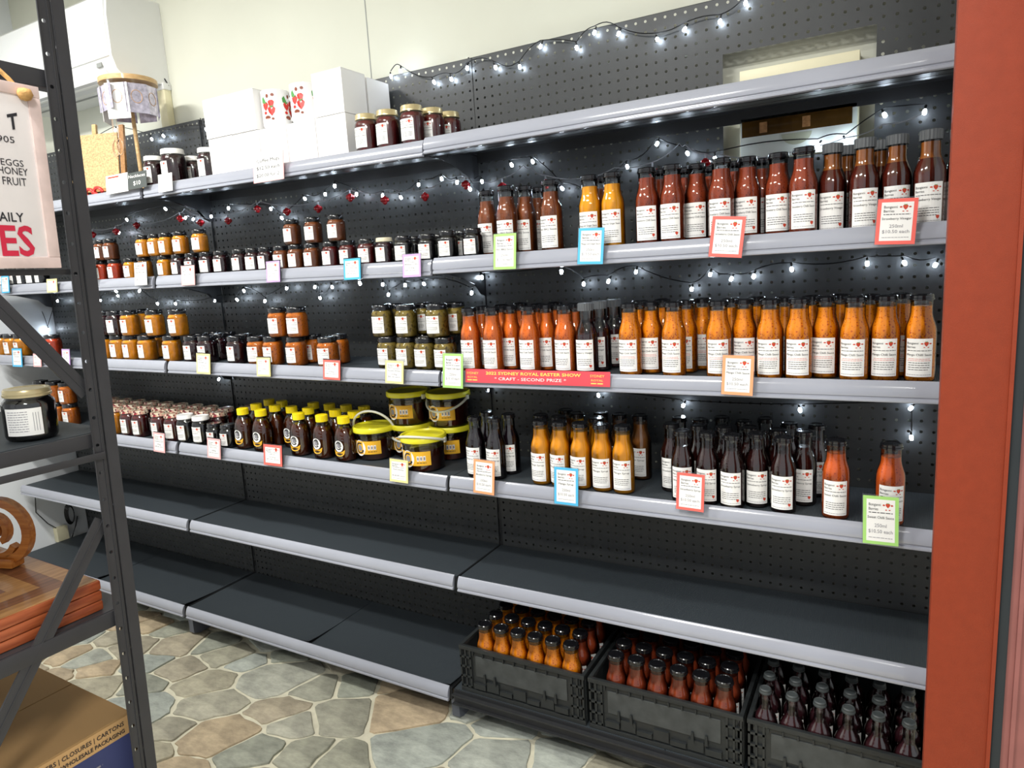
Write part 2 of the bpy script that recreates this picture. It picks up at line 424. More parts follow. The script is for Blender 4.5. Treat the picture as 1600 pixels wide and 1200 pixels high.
def on_side(x, y0=0, z0=0):   # faces +x, s runs along +y
    return lambda s_, t, e: (x + e, y0 + s_, z0 + t)

INKS = ['paper', 'ink', 'greyink', 'redink', 'pinkink', 'leaf']
def product_label(r, w, h, z0, product, seed=1, fruit=False, pink=False):
    P = Print()
    P.rect(-w / 2, 0, w / 2, h, 0, 0, nx=10)
    P.text('Bonganni', -w * 0.45, h * 0.855, h * 0.085, 1, 'l', width=w * 0.42)
    P.text('Berries', -w * 0.45, h * 0.755, h * 0.085, 1, 'l', width=w * 0.32)
    P.berry(w * 0.24, h * 0.86, w * 0.085, 3, 5)
    P.disc(w * 0.09, h * 0.87, w * 0.05, h * 0.018, 3); P.disc(w * 0.39, h * 0.87, w * 0.05, h * 0.018, 3)
    P.disc(w * 0.17, h * 0.775, w * 0.035, h * 0.012, 3); P.disc(w * 0.31, h * 0.775, w * 0.035, h * 0.012, 3)
    P.words(-w * 0.44, w * 0.44, h * 0.68, h * 0.016, 1, seed)
    P.text(product, 0, h * 0.555, h * 0.082, 1, 'c', width=min(w * 0.9, w * 0.075 * len(product)))
    if pink:
        P.words(-w * 0.38, w * 0.38, h * 0.465, h * 0.014, 4, seed + 3); P.words(-w * 0.42, w * 0.42, h * 0.42, h * 0.014, 4, seed + 4)
    for i in range(4):
        P.words(-w * 0.38, w * (0.38 - 0.06 * (i == 3)), h * (0.36 - 0.06 * i), h * 0.016, 1, seed + 10 + i)
    P.words(-w * 0.44, w * 0.44, h * 0.05, h * 0.012, 2, seed + 30)
    if fruit: P.berry(w * 0.34, h * 0.14, w * 0.07, 3)
    mb = MB(); P.emit(mb, on_cylinder(r + 0.0006, z0))
    return mb.build('label', INKS, fix=False)

# ------------------------------------------------------------------ the room
structure('wall_back', MB().box(-2.55, 2.6, 0.055, 0.19, 0, 2.7).build('wall_back', 'wall'))
structure('wall_left', MB().box(-2.55, -2.432, -3.6, 0.055, 0, 2.7).build('wall_left', 'wall_white'))
structure('ceiling', MB().box(-2.55, 2.6, -3.6, 0.19, 2.7, 2.8).build('ceiling', 'ceiling'))
structure('trim_1', MB().box(-0.4037 - 0.0015, -0.4037 + 0.0015, 0.0535, 0.0555, 0, 2.7).build('trim_1', 'ac_dark'))
floor = structure('floor', MB().box(-2.55, 2.6, -3.6, 0.19, -0.06, -0.004).build('floor', 'grout'))

def crazy_paving():
    rnd = random.Random(11)
    ang = 0.55; ca, sa = math.cos(ang), math.sin(ang)
    x0, x1, y0, y1 = -2.4, 0.75, -1.75, 0.05
    seeds = []
    tries = 0
    while len(seeds) < 330 and tries < 14000:
        tries += 1
        p = (rnd.uniform(x0 - .1, x1 + .1), rnd.uniform(y0 - .1, y1 + .1))
        u = (p[0] * ca + p[1] * sa) / 1.35; v = -p[0] * sa + p[1] * ca
        rr = 0.058 + 0.085 * rnd.random() ** 1.3
        if all((u - q[0]) ** 2 + (v - q[1]) ** 2 > (0.55 * (rr + q[2])) ** 2 * 1.25 for q in seeds):
            seeds.append((u, v, rr))
    cnt = 0
    for i, s in enumerate(seeds):
        poly = [(s[0] - .4, s[1] - .4), (s[0] + .4, s[1] - .4), (s[0] + .4, s[1] + .4), (s[0] - .4, s[1] + .4)]
        for j, q in enumerate(seeds):
            if j == i or abs(q[0] - s[0]) > .8 or abs(q[1] - s[1]) > .8: continue
            fq = 0.5 + 0.22 * (s[2] - q[2]) / (s[2] + q[2]) * 2; mx, my = s[0] + (q[0] - s[0]) * fq, s[1] + (q[1] - s[1]) * fq; nx, ny = q[0] - s[0], q[1] - s[1]
            L = math.hypot(nx, ny); nx /= L; ny /= L
            d = mx * nx + my * ny - 0.0035
            out = []
            for a in range(len(poly)):
                p, r = poly[a], poly[(a + 1) % len(poly)]
                dp = p[0] * nx + p[1] * ny - d; dr = r[0] * nx + r[1] * ny - d
                if dp <= 0: out.append(p)
                if (dp < 0) != (dr < 0):
                    t = dp / (dp - dr); out.append((p[0] + t * (r[0] - p[0]), p[1] + t * (r[1] - p[1])))
            poly = out
            if len(poly) < 3: break
        if len(poly) < 3: continue
        # back to floor space
        W = [(1.35 * u * ca - v * sa, 1.35 * u * sa + v * ca) for u, v in poly]
        cx = sum(p[0] for p in W) / len(W); cy = sum(p[1] for p in W) / len(W)
        if not (x0 < cx < x1 and y0 < cy < y1) or max(math.hypot(p[0]-cx, p[1]-cy) for p in W) > 0.33: continue
        # uneven edges and rounded corners
        R = []
        for a in range(len(W)):
            p, r = W[a], W[(a + 1) % len(W)]
            L = math.hypot(r[0] - p[0], r[1] - p[1])
            if L < 0.012: continue
            for t in ((0.07, 0.36, 0.66, 0.93) if L > 0.06 else (0.15, 0.85)):
                k = rnd.uniform(-0.005, 0.003)
                x = p[0] + t * (r[0] - p[0]); y = p[1] + t * (r[1] - p[1])
                d = math.hypot(x - cx, y - cy) or 1
                R.append((x - cx + (x - cx) / d * k, y - cy + (y - cy) / d * k))
        n = len(R)
        if n < 5: continue
        top = rnd.uniform(0.0, 0.004)
        vs = [(x, y, -0.006) for x, y in R] + [(x * 0.985, y * 0.985, top - 0.0015) for x, y in R] + [(x * 0.95, y * 0.95, top) for x, y in R]
        fs = [tuple(range(2 * n, 3 * n))]
        for a in range(n):
            b = (a + 1) % n
            fs += [(a, b, n + b, n + a), (n + a, n + b, 2 * n + b, 2 * n + a)]
        ob('stone', MB().add(vs, fs).build('stone', 'stone', smooth=50), floor, (cx, cy, 0)); cnt += 1
    return cnt
crazy_paving()

# ------------------------------------------------------------------ shelving bays
SA = [1.6038, 1.295, 0.9909, 0.6884, 0.3849]            # underside of price strips, right bay
SB = [1.5988, 1.2911, 0.989, 0.6869, 0.3862, 0.0688]     # middle and left bays (measured at x = 0)
TILT = -0.0099
STRIP = 0.037
DEPTH = 0.2721
DDECK = 0.3355
def shelf_z(k, x):
    if k == 5: return SB[5] + STRIP + (TILT * x if x < 0 else 0)
    return (SA[k] if x > 0 else SB[k] + TILT * x) + STRIP

def perforated(mb, x0, x1, z0, z1, pitch, rad, y, cuts=(), axis='y', mi=0):
    nx = max(1, round((x1 - x0) / pitch)); nz = max(1, round((z1 - z0) / pitch))
    dx = (x1 - x0) / nx; dz = (z1 - z0) / nz
    P = (lambda a, b: (a, y, b)) if axis == 'y' else (lambda a, b: (y, a, b))
    vs = []; fs = []
    for j in range(nz + 1):
        for i in range(nx + 1): vs.append(P(x0 + i * dx, z0 + j * dz))
    for j in range(nz):
        for i in range(nx):
            cx = x0 + (i + .5) * dx; cz = z0 + (j + .5) * dz
            if any(a < cx < b and c < cz < d for a, b, c, d in cuts): continue
            bl = j * (nx + 1) + i; br = bl + 1; tl = bl + nx + 1; tr = tl + 1
            o = len(vs)
            for k in range(8):
                a = math.radians(22.5 + 45 * k); vs.append(P(cx + rad * math.cos(a), cz + rad * math.sin(a)))
            h = [o + k for k in range(8)]
            fs += [(br, tr, h[0], h[7]), (tr, h[1], h[0]), (tr, tl, h[2], h[1]), (tl, h[3], h[2]), (tl, bl, h[4], h[3]), (bl, h[5], h[4]), (bl, br, h[6], h[5]), (br, h[7], h[6])]
    mb.add(vs, fs, mi)

def strip_mesh(x0, x1, d):
    y = -d
    prof = [(y + .001, 0), (y - .0015, .0015), (y - .0022, .004), (y - .0012, .007), (y + .0018, .0085), (y + .0022, .0105), (y - .0004, .0125), (y - .0008, .017), (y + .0004, .024), (y + .003, .032), (y + .007, .039), (y + .011, .043), (y + .0135, .043), (y + .006, 0)]
    return MB().prism(prof, 'x', x0, x1).build('price_strip', 'strip', smooth=38)

CUT = (0.7084, 1.0417, 1.53, 1.7683)
def bay(x0, x1, label, right):
    S_ = SA if right else SB
    root = thing('shelving_bay', label, 'shelving', (0, 0, 0), (0, 0 if right else math.asin(-TILT), 0))
    ztop = 1.901
    mb = MB()
    perforated(mb, x0 + .008, x1 - .008, 0.018, ztop, 0.0254, 0.0036, 0.0, [CUT] if right else [])  # panel carried down near the floor to keep light from getting behind it
    for a, b in ((x0 + .008, x0 + .009), (x1 - .009, x1 - .008)): mb.box(a, b, 0, 0.016, 0.018, ztop)
    mb.box(x0 + .008, x1 - .008, 0, 0.016, ztop - .001, ztop)
    ob('back_panel', mb.build('back_panel', 'panel', fix=False), root)
    up = MB().box(x0 - .014, x0 + .0075, 0.004, 0.053, 0.0, ztop - .004)
    if right: up.box(x1 - .0075, x1 + .014, 0.004, 0.053, 0.0, ztop - .004)  # unseen end upright, added to block light entering behind the panel
    uo = ob('upright', up.build('upright', 'black_metal'), root)
    sl = MB()
    for i in range(36): sl.box(x0 - .0045, x0 - .0005, 0.0028, 0.0042, 0.13 + i * .05, 0.155 + i * .05)
    ob('slots', sl.build('slots', 'slot'), uo, kind='stuff')
    for k in range(5):
        zb = S_[k]; zt = zb + STRIP
        mb = MB()
        mb.box(x0 + .004, x1 - .004, -DEPTH + .014, -.004, zt - .006, zt - .002)
        mb.box(x0 + .004, x1 - .004, -DEPTH + .0137, -DEPTH + .018, zb, zt - .006)
        mb.box(x0 + .004, x1 - .004, -DEPTH + .018, -DEPTH + .045, zb + .0, zb + .0015)
        mb.box(x0 + .004, x1 - .004, -DEPTH + .11, -DEPTH + .13, zb + .012, zt - .006)
        mb.box(x0 + .004, x1 - .004, -.008, -.004, zb + .004, zt - .006)
        sh = ob('shelf', mb.build('shelf', 'black_metal'), root)
        ob('price_strip', strip_mesh(x0 + .010, x1 - .010, DEPTH), sh, (0, 0, zb))
        ob('rubber_mat', MB().box(x0 + .006, x1 - .006, -DEPTH + .016, -.006, zt - .002, zt).build('rubber_mat', 'mat'), sh)
        for xx in (x0 + .005, x1 - .0075):
            br = MB().prism([(-.004, zb + .03), (-.225, zb + .012), (-.225, zb + .004), (-.15, zb - .006), (-.06, zb - .032), (-.03, zb - .062), (-.004, zb - .07)], 'x', xx, xx + .0025)
            ob('bracket', br.build('bracket', 'black_metal'), sh)
    # base deck
    zb = SB[5]; zt = zb + STRIP
    mb = MB()
    mb.box(x0 + .004, x1 - .004, -DDECK + .014, -.004, zt - .006, zt - .002)
    mb.box(x0 + .004, x1 - .004, -DDECK + .014, -DDECK + .018, zb, zt - .006)
    mb.box(x0 + .004, x1 - .004, -.008, -.004, zb - .03, zt - .006)
    dk = ob('base_deck', mb.build('base_deck', 'black_metal'), root)
    if right:
        ob('front_rail', MB().box(x0 + .006, x1, -DDECK + .008, -DDECK + .014, zb - .004, zt - .012, bev=.002).box(x0 + .006, x1, -DDECK - .002, -DDECK + .010, zt - .014, zt - .009).box(x0 + .006, x1, -DDECK - .002, -DDECK + .008, zb - .004, zb).build('front_rail', 'black_metal'), dk)
    else:
        ob('price_strip', strip_mesh(x0 + .010, x1 - .010, DDECK), dk, (0, 0, zb))
    # loose ribbed mats with lifting corners
    cuts = [x0 + .006, (x0 + x1) / 2 + .03, x1 - .006]
    for a, b in zip(cuts[:-1], cuts[1:]):
        vs = []; fs = []; N = 14
        for i in range(N + 1):
            x = a + (b - a - .002) * i / N
            lift = 0.0 if right else 0.011 * max(0, 1 - (N - i) / 2.2) ** 2
            for y, k in ((-DDECK + .016, 1.0), (-DDECK + .06, .55), (-DDECK + .14, .15), (-.006, 0)):
                vs.append((x, y, zt + .0005 + lift * k))
        for i in range(N):
            for j in range(3): fs.append((i * 4 + j, i * 4 + 4 + j, i * 4 + 5 + j, i * 4 + 1 + j))
        o_ = len(vs); vs += [(x, y, z - .0022) for x, y, z in vs]; fs += [tuple(i + o_ for i in reversed(f)) for f in fs]
        for i in range(N): fs += [(i * 4, i * 4 + 4, o_ + i * 4 + 4, o_ + i * 4), (i * 4 + 3, o_ + i * 4 + 3, o_ + i * 4 + 7, i * 4 + 7)]
        for j in range(3): fs += [(j, j + 1, o_ + j + 1, o_ + j), (N * 4 + j, o_ + N * 4 + j, o_ + N * 4 + j + 1, N * 4 + j + 1)]
        ob('rubber_mat', MB().add(vs, fs).build('rubber_mat', 'mat'), dk)
    # feet
    zf = -(TILT * x0 if not right else 0)
    fz = zf * -1
    base = -fz if not right else 0.0
    ob('foot', MB().prism([(-DDECK + .02, zb), (-DDECK + .02, base + .012), (-DDECK + .045, base + .002), (-.0, base + .002), (0, zb)], 'x', x0 - .012, x0 + .014).build('foot', 'foot'), root)
    return root
bay(0.0, 1.2, 'right black pegboard shelving bay holding sauce bottles and crates beside red post', True)
bay(-1.2, 0.0, 'middle black pegboard shelving bay with white mug boxes on its top shelf', False)
bay(-2.4, -1.2, 'left black pegboard shelving bay beneath the air conditioner', False)

M['notch'] = mat('notch_grey_green', '#b5b79e', 0.5, var=0.04)  # flat grey-green, darker than the cover around it
# ------------------------------------------------------------------ switchboard seen through the cut-out
bx0 = 0.7529; bx1 = 1.009; bz1 = 1.7276
sb = thing('electrical_switchboard', 'cream wall switchboard seen through the pegboard cut-out behind top shelf', 'switchboard', ((bx0 + bx1) / 2, 0.0, bz1 - .13))
w2 = (bx1 - bx0) / 2
ob('housing', MB().box(-w2, w2, -.004, .0545, .085, .13, bev=.002).box(-w2, w2, -.004, .0545, -.08, .085, bev=.002).build('housing', 'switchboard', smooth=35), sb)
ob('cover', MB().box(-w2 + .002, w2 - .002, -.008, -.0035, -.078, .02, bev=.0015).build('cover', 'switch_grey', smooth=35), sb)
wn = ob('window', MB().box(-w2 + .006, w2 - .012, -.0095, -.0075, -.024, .012).build('window', 'amber_window'), sb)
for i in range(9):
    ob('breaker', MB().box(-.105 + i * .0235, -.088 + i * .0235, -.0105, -.009, -.018, .006).build('breaker', 'wood_pale' if i % 4 == 1 else 'amber_window'), wn)
nt_ = [(.033 * math.cos(math.pi + math.pi * i / 12), .026 * math.sin(math.pi + math.pi * i / 12)) for i in range(13)]
ob('finger_notch', MB().prism([(x, z - .028) for x, z in nt_], 'y', -.0095, -.0075).build('finger_notch', 'notch'), sb)

# ------------------------------------------------------------------ red door post
rx0 = 1.1467; rx1 = 1.2239
rp = thing('door_post', 'red textured steel door post at the right edge', 'post', (rx0, -.75, 0))
wd = rx1 - rx0
ob('post_face', MB().box(0, wd, 0, .03, 0.0, 2.698, bev=.002).build('post_face', 'red_paint', smooth=40), rp)
ob('edge_bead', MB().box(wd - .004, wd + .0006, -.002, .001, 0.0, 2.698).build('edge_bead', 'red_paint'), rp)
ob('gasket', MB().box(wd + .0008, wd + .013, .002, .028, 0.0, 2.698, bev=.002).build('gasket', 'gasket'), rp)
ob('side_panel', MB().box(wd + .0132, wd + .25, .006, .03, 0.0, 2.698).box(wd + .022, wd + .027, .002, .006, 0, 2.698).build('side_panel', 'maroon'), rp)

# ------------------------------------------------------------------ air conditioner on the back wall
ax = -1.40; az = 2.08
ac = thing('air_conditioner', 'white split air conditioner mounted high on the cream back wall', 'air conditioner', (ax, 0.0545, az))
prof = [(0, .0), (-.10, -.008), (-.182, -.004), (-.207, .02), (-.220, .06), (-.218, .20), (-.207, .275), (-.182, .295), (0, .295)]
ob('casing', MB().prism(prof, 'x', -.80, 0).build('casing', 'ac_white', smooth=32), ac)
fp = [(-.218, .058), (-.225, .062), (-.223, .20), (-.214, .27), (-.208, .27), (-.216, .2)]
ob('front_panel', MB().prism(fp, 'x', -.795, -.012).build('front_panel', 'ac_panel', smooth=32), ac)
ob('louvre', MB().prism([(-.200, .002), (-.213, .022), (-.208, .026), (-.147, -.004), (-.147, -.010)], 'x', -.75, -.06).build('louvre', 'ac_panel'), ac)
ob('air_slot', MB().box(-.75, -.06, -.112, -.104, -.0105, -.004).build('air_slot', 'ac_dark'), ac)
ob('badge', MB().box(-.10, -.07, -.220, -.212, .035, .05).build('badge', 'ac_dark'), ac)
ob('power_cord', MB().tube([(.001, -.02, .02), (.006, -.01, -.005), (.0, -.012, -.02), (-.03, -.014, -.04), (-.06, -.01, -.06), (-.06, -.008, -.20)], .0022).build('power_cord', 'wire_black', smooth=60), ac)
cd = thing('pipe_cover', 'cream pipe cover running down the wall beneath air conditioner', 'trim', (-1.4186, 0.0545, 1.9786))
ob('duct', MB().box(-.022, .022, -.03, 0, -.6, .10, bev=.004).build('duct', 'switchboard', smooth=40), cd)
ob('end_cap', MB().box(-.026, .026, -.034, 0, .08, .105, bev=.003).build('end_cap', 'ac_white', smooth=40), cd)

# ------------------------------------------------------------------ bottles and jars (meshes shared by every copy)
SAUCE = [(.0, .0), (.0250, .0), (.0272, .003), (.0278, .006), (.0276, .05), (.0279, .092), (.0276, .101), (.0264, .109), (.0244, .116), (.0222, .1225), (.0205, .129), (.0197, .136), (.0194, .145), (.0196, .164)]
SLIM = [(.0, .0), (.0250, .0), (.0272, .003), (.0277, .006), (.0277, .092), (.0270, .101), (.0250, .109), (.0222, .117), (.0195, .124), (.0176, .130), (.0170, .137), (.0168, .163)]
HONEY = [(.0, .0), (.030, .0), (.0345, .004), (.0355, .012), (.0345, .04), (.0355, .06), (.0345, .078), (.029, .096), (.0215, .110), (.0175, .118), (.0170, .124)]
LONGNECK = [(.0, .0), (.0250, .0), (.0272, .003), (.0277, .006), (.0277, .085), (.0268, .095), (.0240, .104), (.0195, .112), (.0150, .120), (.0125, .128), (.0118, .140), (.0115, .166)]
def jar_profile(r, h):
    return [(0, 0), (r - .004, 0), (r - .001, .003), (r, .007), (r, h * .70), (r - .0008, h * .755), (r - .004, h * .80), (r - .005, h * .83), (r - .005, h * .88)]
def inner(prof, fill, d=.0014):
    out = []
    for i, (r, z) in enumerate(prof):
        if z > fill:
            r0, z0 = prof[i - 1]; t = (fill - z0) / (z - z0)
            out.append((max(0, r0 + t * (r - r0) - d), fill)); break
        out.append((max(0, r - d), max(z, .0012)))
    return out
def lathe_mesh(name, prof, m, n=24, smooth=40, caps=False, sy=1.0):
    return MB().lathe(prof, n, cap0=False, cap1=caps, sy=sy).build(name, m, smooth=smooth)
def cap_mesh(r, z0, z1, m, ribs=0):
    if ribs:
        mb = MB(); n = ribs * 2; vs = []; fs = []
        for z, k in ((z0, 1), (z1 - .0015, 1), (z1, .9)):
            for i in range(n):
                rr = r * k * (1 if i % 2 else .95); a = 2 * math.pi * i / n; vs.append((rr * math.cos(a), rr * math.sin(a), z))
        for j in range(2):
            for i in range(n): fs.append((j * n + i, j * n + (i + 1) % n, (j + 1) * n + (i + 1) % n, (j + 1) * n + i))
        fs.append(tuple(2 * n + i for i in range(n)))
        return mb.add(vs, fs).build('cap', m)
    return lathe_mesh('cap', [(r - .001, z0), (r, z0 + .0008), (r, z0 + (z1 - z0) * .35), (r - .0012, z0 + (z1 - z0) * .42), (r - .0012, z1 - .002), (r - .003, z1), (r * .72, z1), (r * .68, z1 - .001), (0, z1 - .0008)], m, n=22)

KIND = {}
M['cap_dark'] = mat('dark_grey_cap', '#3c4142', 0.5, var=0.08)
def bottle_kind(key, prof, liquid, cap, product, fruit=False, pink=False, fill=.150, neck=None, lw=.051, lh=.076, lz=.011):
    top = prof[-1][1]; rn = prof[-1][0]
    parts = [('glass', lathe_mesh('glass', prof, 'glass', n=22)),
             ('contents', lathe_mesh('contents', inner(prof, fill), liquid, n=22, caps=True))]
    if neck: parts.append(('neck_contents', lathe_mesh('neck_contents', [(r - .0010, z) for r, z in inner(prof, fill, .0) if z > .118], neck, n=18, caps=True)))
    if cap == 'cap_grey': parts.append(('cap', cap_mesh(rn + .003, top - .006, top + .013, cap, ribs=20)))
    elif cap == 'cap_dark': parts.append(('cap', cap_mesh(rn + .0025, top - .004, top + .008, cap)))
    else: parts.append(('cap', cap_mesh(rn + .0026 + (.001 if prof is SLIM else 0), top - .003, top + .0085, cap)))
    parts.append(('label', product_label(.0277, lw, lh, lz, product, len(product), fruit, pink)))
    KIND[key] = ('sauce_bottle' if prof is SAUCE else 'syrup_bottle', 'bottle', parts, top + .01)
bottle_kind('mango_chilli', SAUCE, 'mango_chilli', 'cap_black', 'Mango Chilli Sauce', pink=True)
bottle_kind('tropical', SAUCE, 'tropical_chilli', 'cap_black', 'Tropical Chilli Sauce')
bottle_kind('sweet_chilli', SAUCE, 'sweet_chilli', 'cap_black', 'Sweet Chilli Sauce', fill=.144)
bottle_kind('strawberry_chilli', SAUCE, 'strawberry_chilli', 'cap_black', 'Strawberry Chilli Sauce', fruit=True)
bottle_kind('bbq', SAUCE, 'bbq', 'cap_black', 'Hot BBQ Sauce', fill=.145)
bottle_kind('mango_ginger', SAUCE, 'mango_ginger', 'cap_black', 'Mango and Ginger Sauce', fill=.146)
bottle_kind('mango_syrup', SAUCE, 'mango_syrup', 'cap_black', 'Mango Syrup', fill=.15)
bottle_kind('mango_dark', SAUCE, 'mango_dark', 'cap_black', 'Mango Syrup', fill=.15)
bottle_kind('vinegar', SLIM, 'vinegar', 'cap_grey', 'Strawberry Vinegar', fruit=True, fill=.154, neck='vinegar_amber', lh=.075, lz=.004)
bottle_kind('crate_vinegar', LONGNECK, 'purple_vinegar', 'cap_dark', 'Strawberry Vinegar', fruit=True, fill=.125, neck=None)
bottle_kind('purple_vinegar', SLIM, 'purple_vinegar', 'cap_grey', 'Raspberry Vinegar', fruit=True, fill=.10)
bottle_kind('strawberry_syrup', SLIM, 'strawberry_syrup', 'cap_black', 'Strawberry Syrup', fruit=True, fill=.135)
bottle_kind('blueberry_syrup', SLIM, 'blueberry_syrup', 'cap_black', 'Blueberry Syrup', fill=.14)

def jar_kind(key, r, h, liquid, lid, product):
    prof = jar_profile(r, h)
    parts = [('glass', lathe_mesh('glass', prof, 'glass', n=22)),
             ('contents', lathe_mesh('contents', inner(prof, h * .82), liquid, n=22, caps=True)),
             ('lid', lathe_mesh('lid', [(r - .0045, h * .85), (r - .0028, h * .855), (r - .0028, h * .90), (r - .0036, h * .91), (r - .0036, h - .002), (r - .005, h), (r * .7, h), (r * .67, h - .0008), (0, h - .0006)], lid, n=22)),
             ('label', product_label(r, min(r * 1.45, .045), h * .52, h * .13, product, len(product) + 3))]
    KIND[key] = ('jam_jar', 'jar', parts, h)
for key, liq, lid, prod in (('dark', 'jam_dark', 'cap_black', 'Mixed Berry Jam'), ('brown', 'jam_brown', 'cap_black', 'Tomato Relish'), ('amber', 'jam_amber', 'cap_black', 'Lime Marmalade'), ('tomato', 'jam_tomato', 'cap_black', 'Chilli Jam'), ('red', 'jam_red', 'cap_black', 'Raspberry Jam'), ('darkcream', 'jam_dark', 'lid_cream', 'Berry Jam'), ('black', 'jam_black', 'cap_black', 'Blueberry Jam')):
    jar_kind('s_' + key, .0265, .075, liq, lid, prod)
for key, liq, lid, prod in (('dark', 'jam_dark', 'cap_black', 'Rosella Jam'), ('amber', 'jam_amber', 'cap_black', 'Mango Chutney'), ('orange', 'jam_orange', 'cap_black', 'Peach Chutney'), ('green', 'jam_green', 'cap_black', 'Green Pickle'), ('red', 'jam_tomato', 'cap_black', 'Tomato Relish'), ('brown', 'jam_brown', 'cap_black', 'Fruit Chutney')):
    jar_kind('m_' + key, .0335, .093, liq, lid, prod)
for key, liq, lid, prod in (('gold', 'jam_red', 'lid_gold', 'Strawberry Jam'), ('white', 'jam_dark', 'lid_white', 'Plum Jam'), ('floral', 'jam_red', 'lid_floral', 'Strawberry Jam'), ('floraldark', 'jam_dark', 'lid_floral', 'Plum Jam'), ('whitedark', 'jam_black', 'lid_white', 'Fig Jam'), ('orangefloral', 'jam_amber', 'lid_floral', 'Apricot Jam'), ('short', 'jam_black', 'cap_black', 'Berry Jam')):
    jar_kind('t_' + key, .033 if key != 'short' else .03, .104 if key != 'short' else .082, liq, lid, prod)
jar_kind('big_white', .041, .118, 'jam_dark', 'lid_white', 'Mixed Berry Jam')
jar_kind('rack_jar', .0315, .070, 'jam_black', 'lid_gold', 'Black Garlic')

def plain_label():
    P = Print(); P.rect(-.0225, 0, .0225, .037, 0, 0, nx=10)
    for i in range(9): P.words(-.019, .006, .032 - .0033 * i, .0009, 2, 40 + i)
    for i in range(3): P.rect(.012 + i * .003, .006, .0126 + i * .003, .031, 2)
    mb = MB(); P.emit(mb, on_cylinder(.0321, .009)); return mb.build('label', INKS, fix=False)
KIND['rack_jar'][2][3] = ('label', plain_label())
def place(key, x, y, z, label, group=None, rz=None):
    name, cat, parts, h = KIND[key]
    root = thing(name, label, cat, (x, y, z + .0002), (0, 0, random.uniform(-.16, .16) if rz is None else rz), group)
    for n_, me in parts: ob(n_, me, root)
    return root
def row(key, k, pts, desc, where, group, up=0.0):
    n = len(pts)
    for i, (x, y) in enumerate(pts):
        o_ = nth(i, n)
        place(key, x, y, shelf_z(k, x) + up, (desc + (', ' + o_ if o_ else '') + ' ' + where).strip(), group)

# honey bottles
P = Print()
P.disc(0, .052, .0165, .0185, 0, 0, 20)
P.poly([(-.0215, .040), (-.018, .026), (-.010, .0205), (0, .019), (.010, .0205), (.018, .026), (.0215, .040), (.012, .034), (0, .032), (-.012, .034)], 1, 1)
P.ring(0, .053, .0095, .0125, 2, 1, 40, 320); P.disc(0, .053, .006, .007, 3, 1); P.words(-.010, .010, .0255, .0016, 2, 5, 2)
mbh = MB(); P.emit(mbh, on_cylinder(.0362, 0))
M['label_yellow'] = mat('honey_label_yellow', '#f0b52e', 0.5, var=0.03)
honey_parts = [('bottle_body', lathe_mesh('bottle_body', HONEY, 'glass', n=26)), ('honey', lathe_mesh('honey', inner(HONEY, .105), 'honey', n=26, caps=True)),
               ('cap', cap_mesh(.0195, .119, .141, 'cap_yellow', ribs=26)), ('label', mbh.build('label', ['paper', 'label_yellow', 'ink', 'greyink'], fix=False))]
KIND['honey'] = ('honey_bottle', 'bottle', honey_parts, .141)

# honey buckets
TUB = [(0, 0), (.056, 0), (.0595, .002), (.0640, .080), (.0670, .082), (.0670, .088), (.0650, .089), (.0650, .094)]
P = Print()
P.rect(-.056, -.002, .056, .040, 1, 0, nx=16); P.rect(-.056, -.002, -.046, .040, 5, 0.5, nx=3)
P.disc(-.016, .018, .022, .0255, 0, 1, 22); P.ring(-.016, .018, .0135, .0178, 2, 2, 60, 330); P.disc(-.016, .018, .009, .010, 3, 2); P.disc(-.004, .010, .0035, .003, 2, 3)
for i in range(3): P.rect(.014 + i * .0095, .012, .0215 + i * .0095, .027, 0, 1); P.rect(.0155 + i * .0095, .015, .020 + i * .0095, .024, 3, 2)
P.words(.014, .042, .0055, .002, 2, 9)
mbt = MB(); P.emit(mbt, on_cylinder(.0636, .024))
tub_label = mbt.build('label', ['paper', 'label_yellow', 'ink', 'greyink', 'redink', 'switchboard'], fix=False)
tub_body = lathe_mesh('tub', TUB, 'plastic_clear', n=36)
tub_fill = lathe_mesh('honey', [(0, .0015), (.0545, .0015), (.058, .004), (.0615, .068), (0, .068)], 'honey_tub', n=36)
tub_lid = lathe_mesh('lid', [(.0655, .0885), (.0690, .0885), (.0700, .091), (.0695, .1015), (.0675, .1045), (.0635, .1045), (.0605, .0995), (0, .0990)], 'lid_lime', n=36)
def bucket(x, y, z, label, rz, lift):
    root = thing('honey_bucket', label, 'bucket', (x, y, z + .0002), (0, 0, rz), 'honey buckets on the fourth shelf')
    ob('tub', tub_body, root); ob('honey', tub_fill, root); ob('lid', tub_lid, root); ob('label', tub_label, root, rot=(0, 0, -rz * .7))
    pts = []
    for i in range(21):
        a = math.pi * i / 20; c = .0715 * math.cos(a); s = .0735 * math.sin(a)
        pts.append((c, -s * math.cos(lift), .087 + s * math.sin(lift)))
    hd = MB().tube(pts, [.0038] * 21, 8)
    for sx in (-1, 1): hd.box(sx * .0715 - .003, sx * .0715 + .003, -.006, .006, .080, .094, bev=.001)
    ob('handle', hd.build('handle', 'handle_white', smooth=60), root)

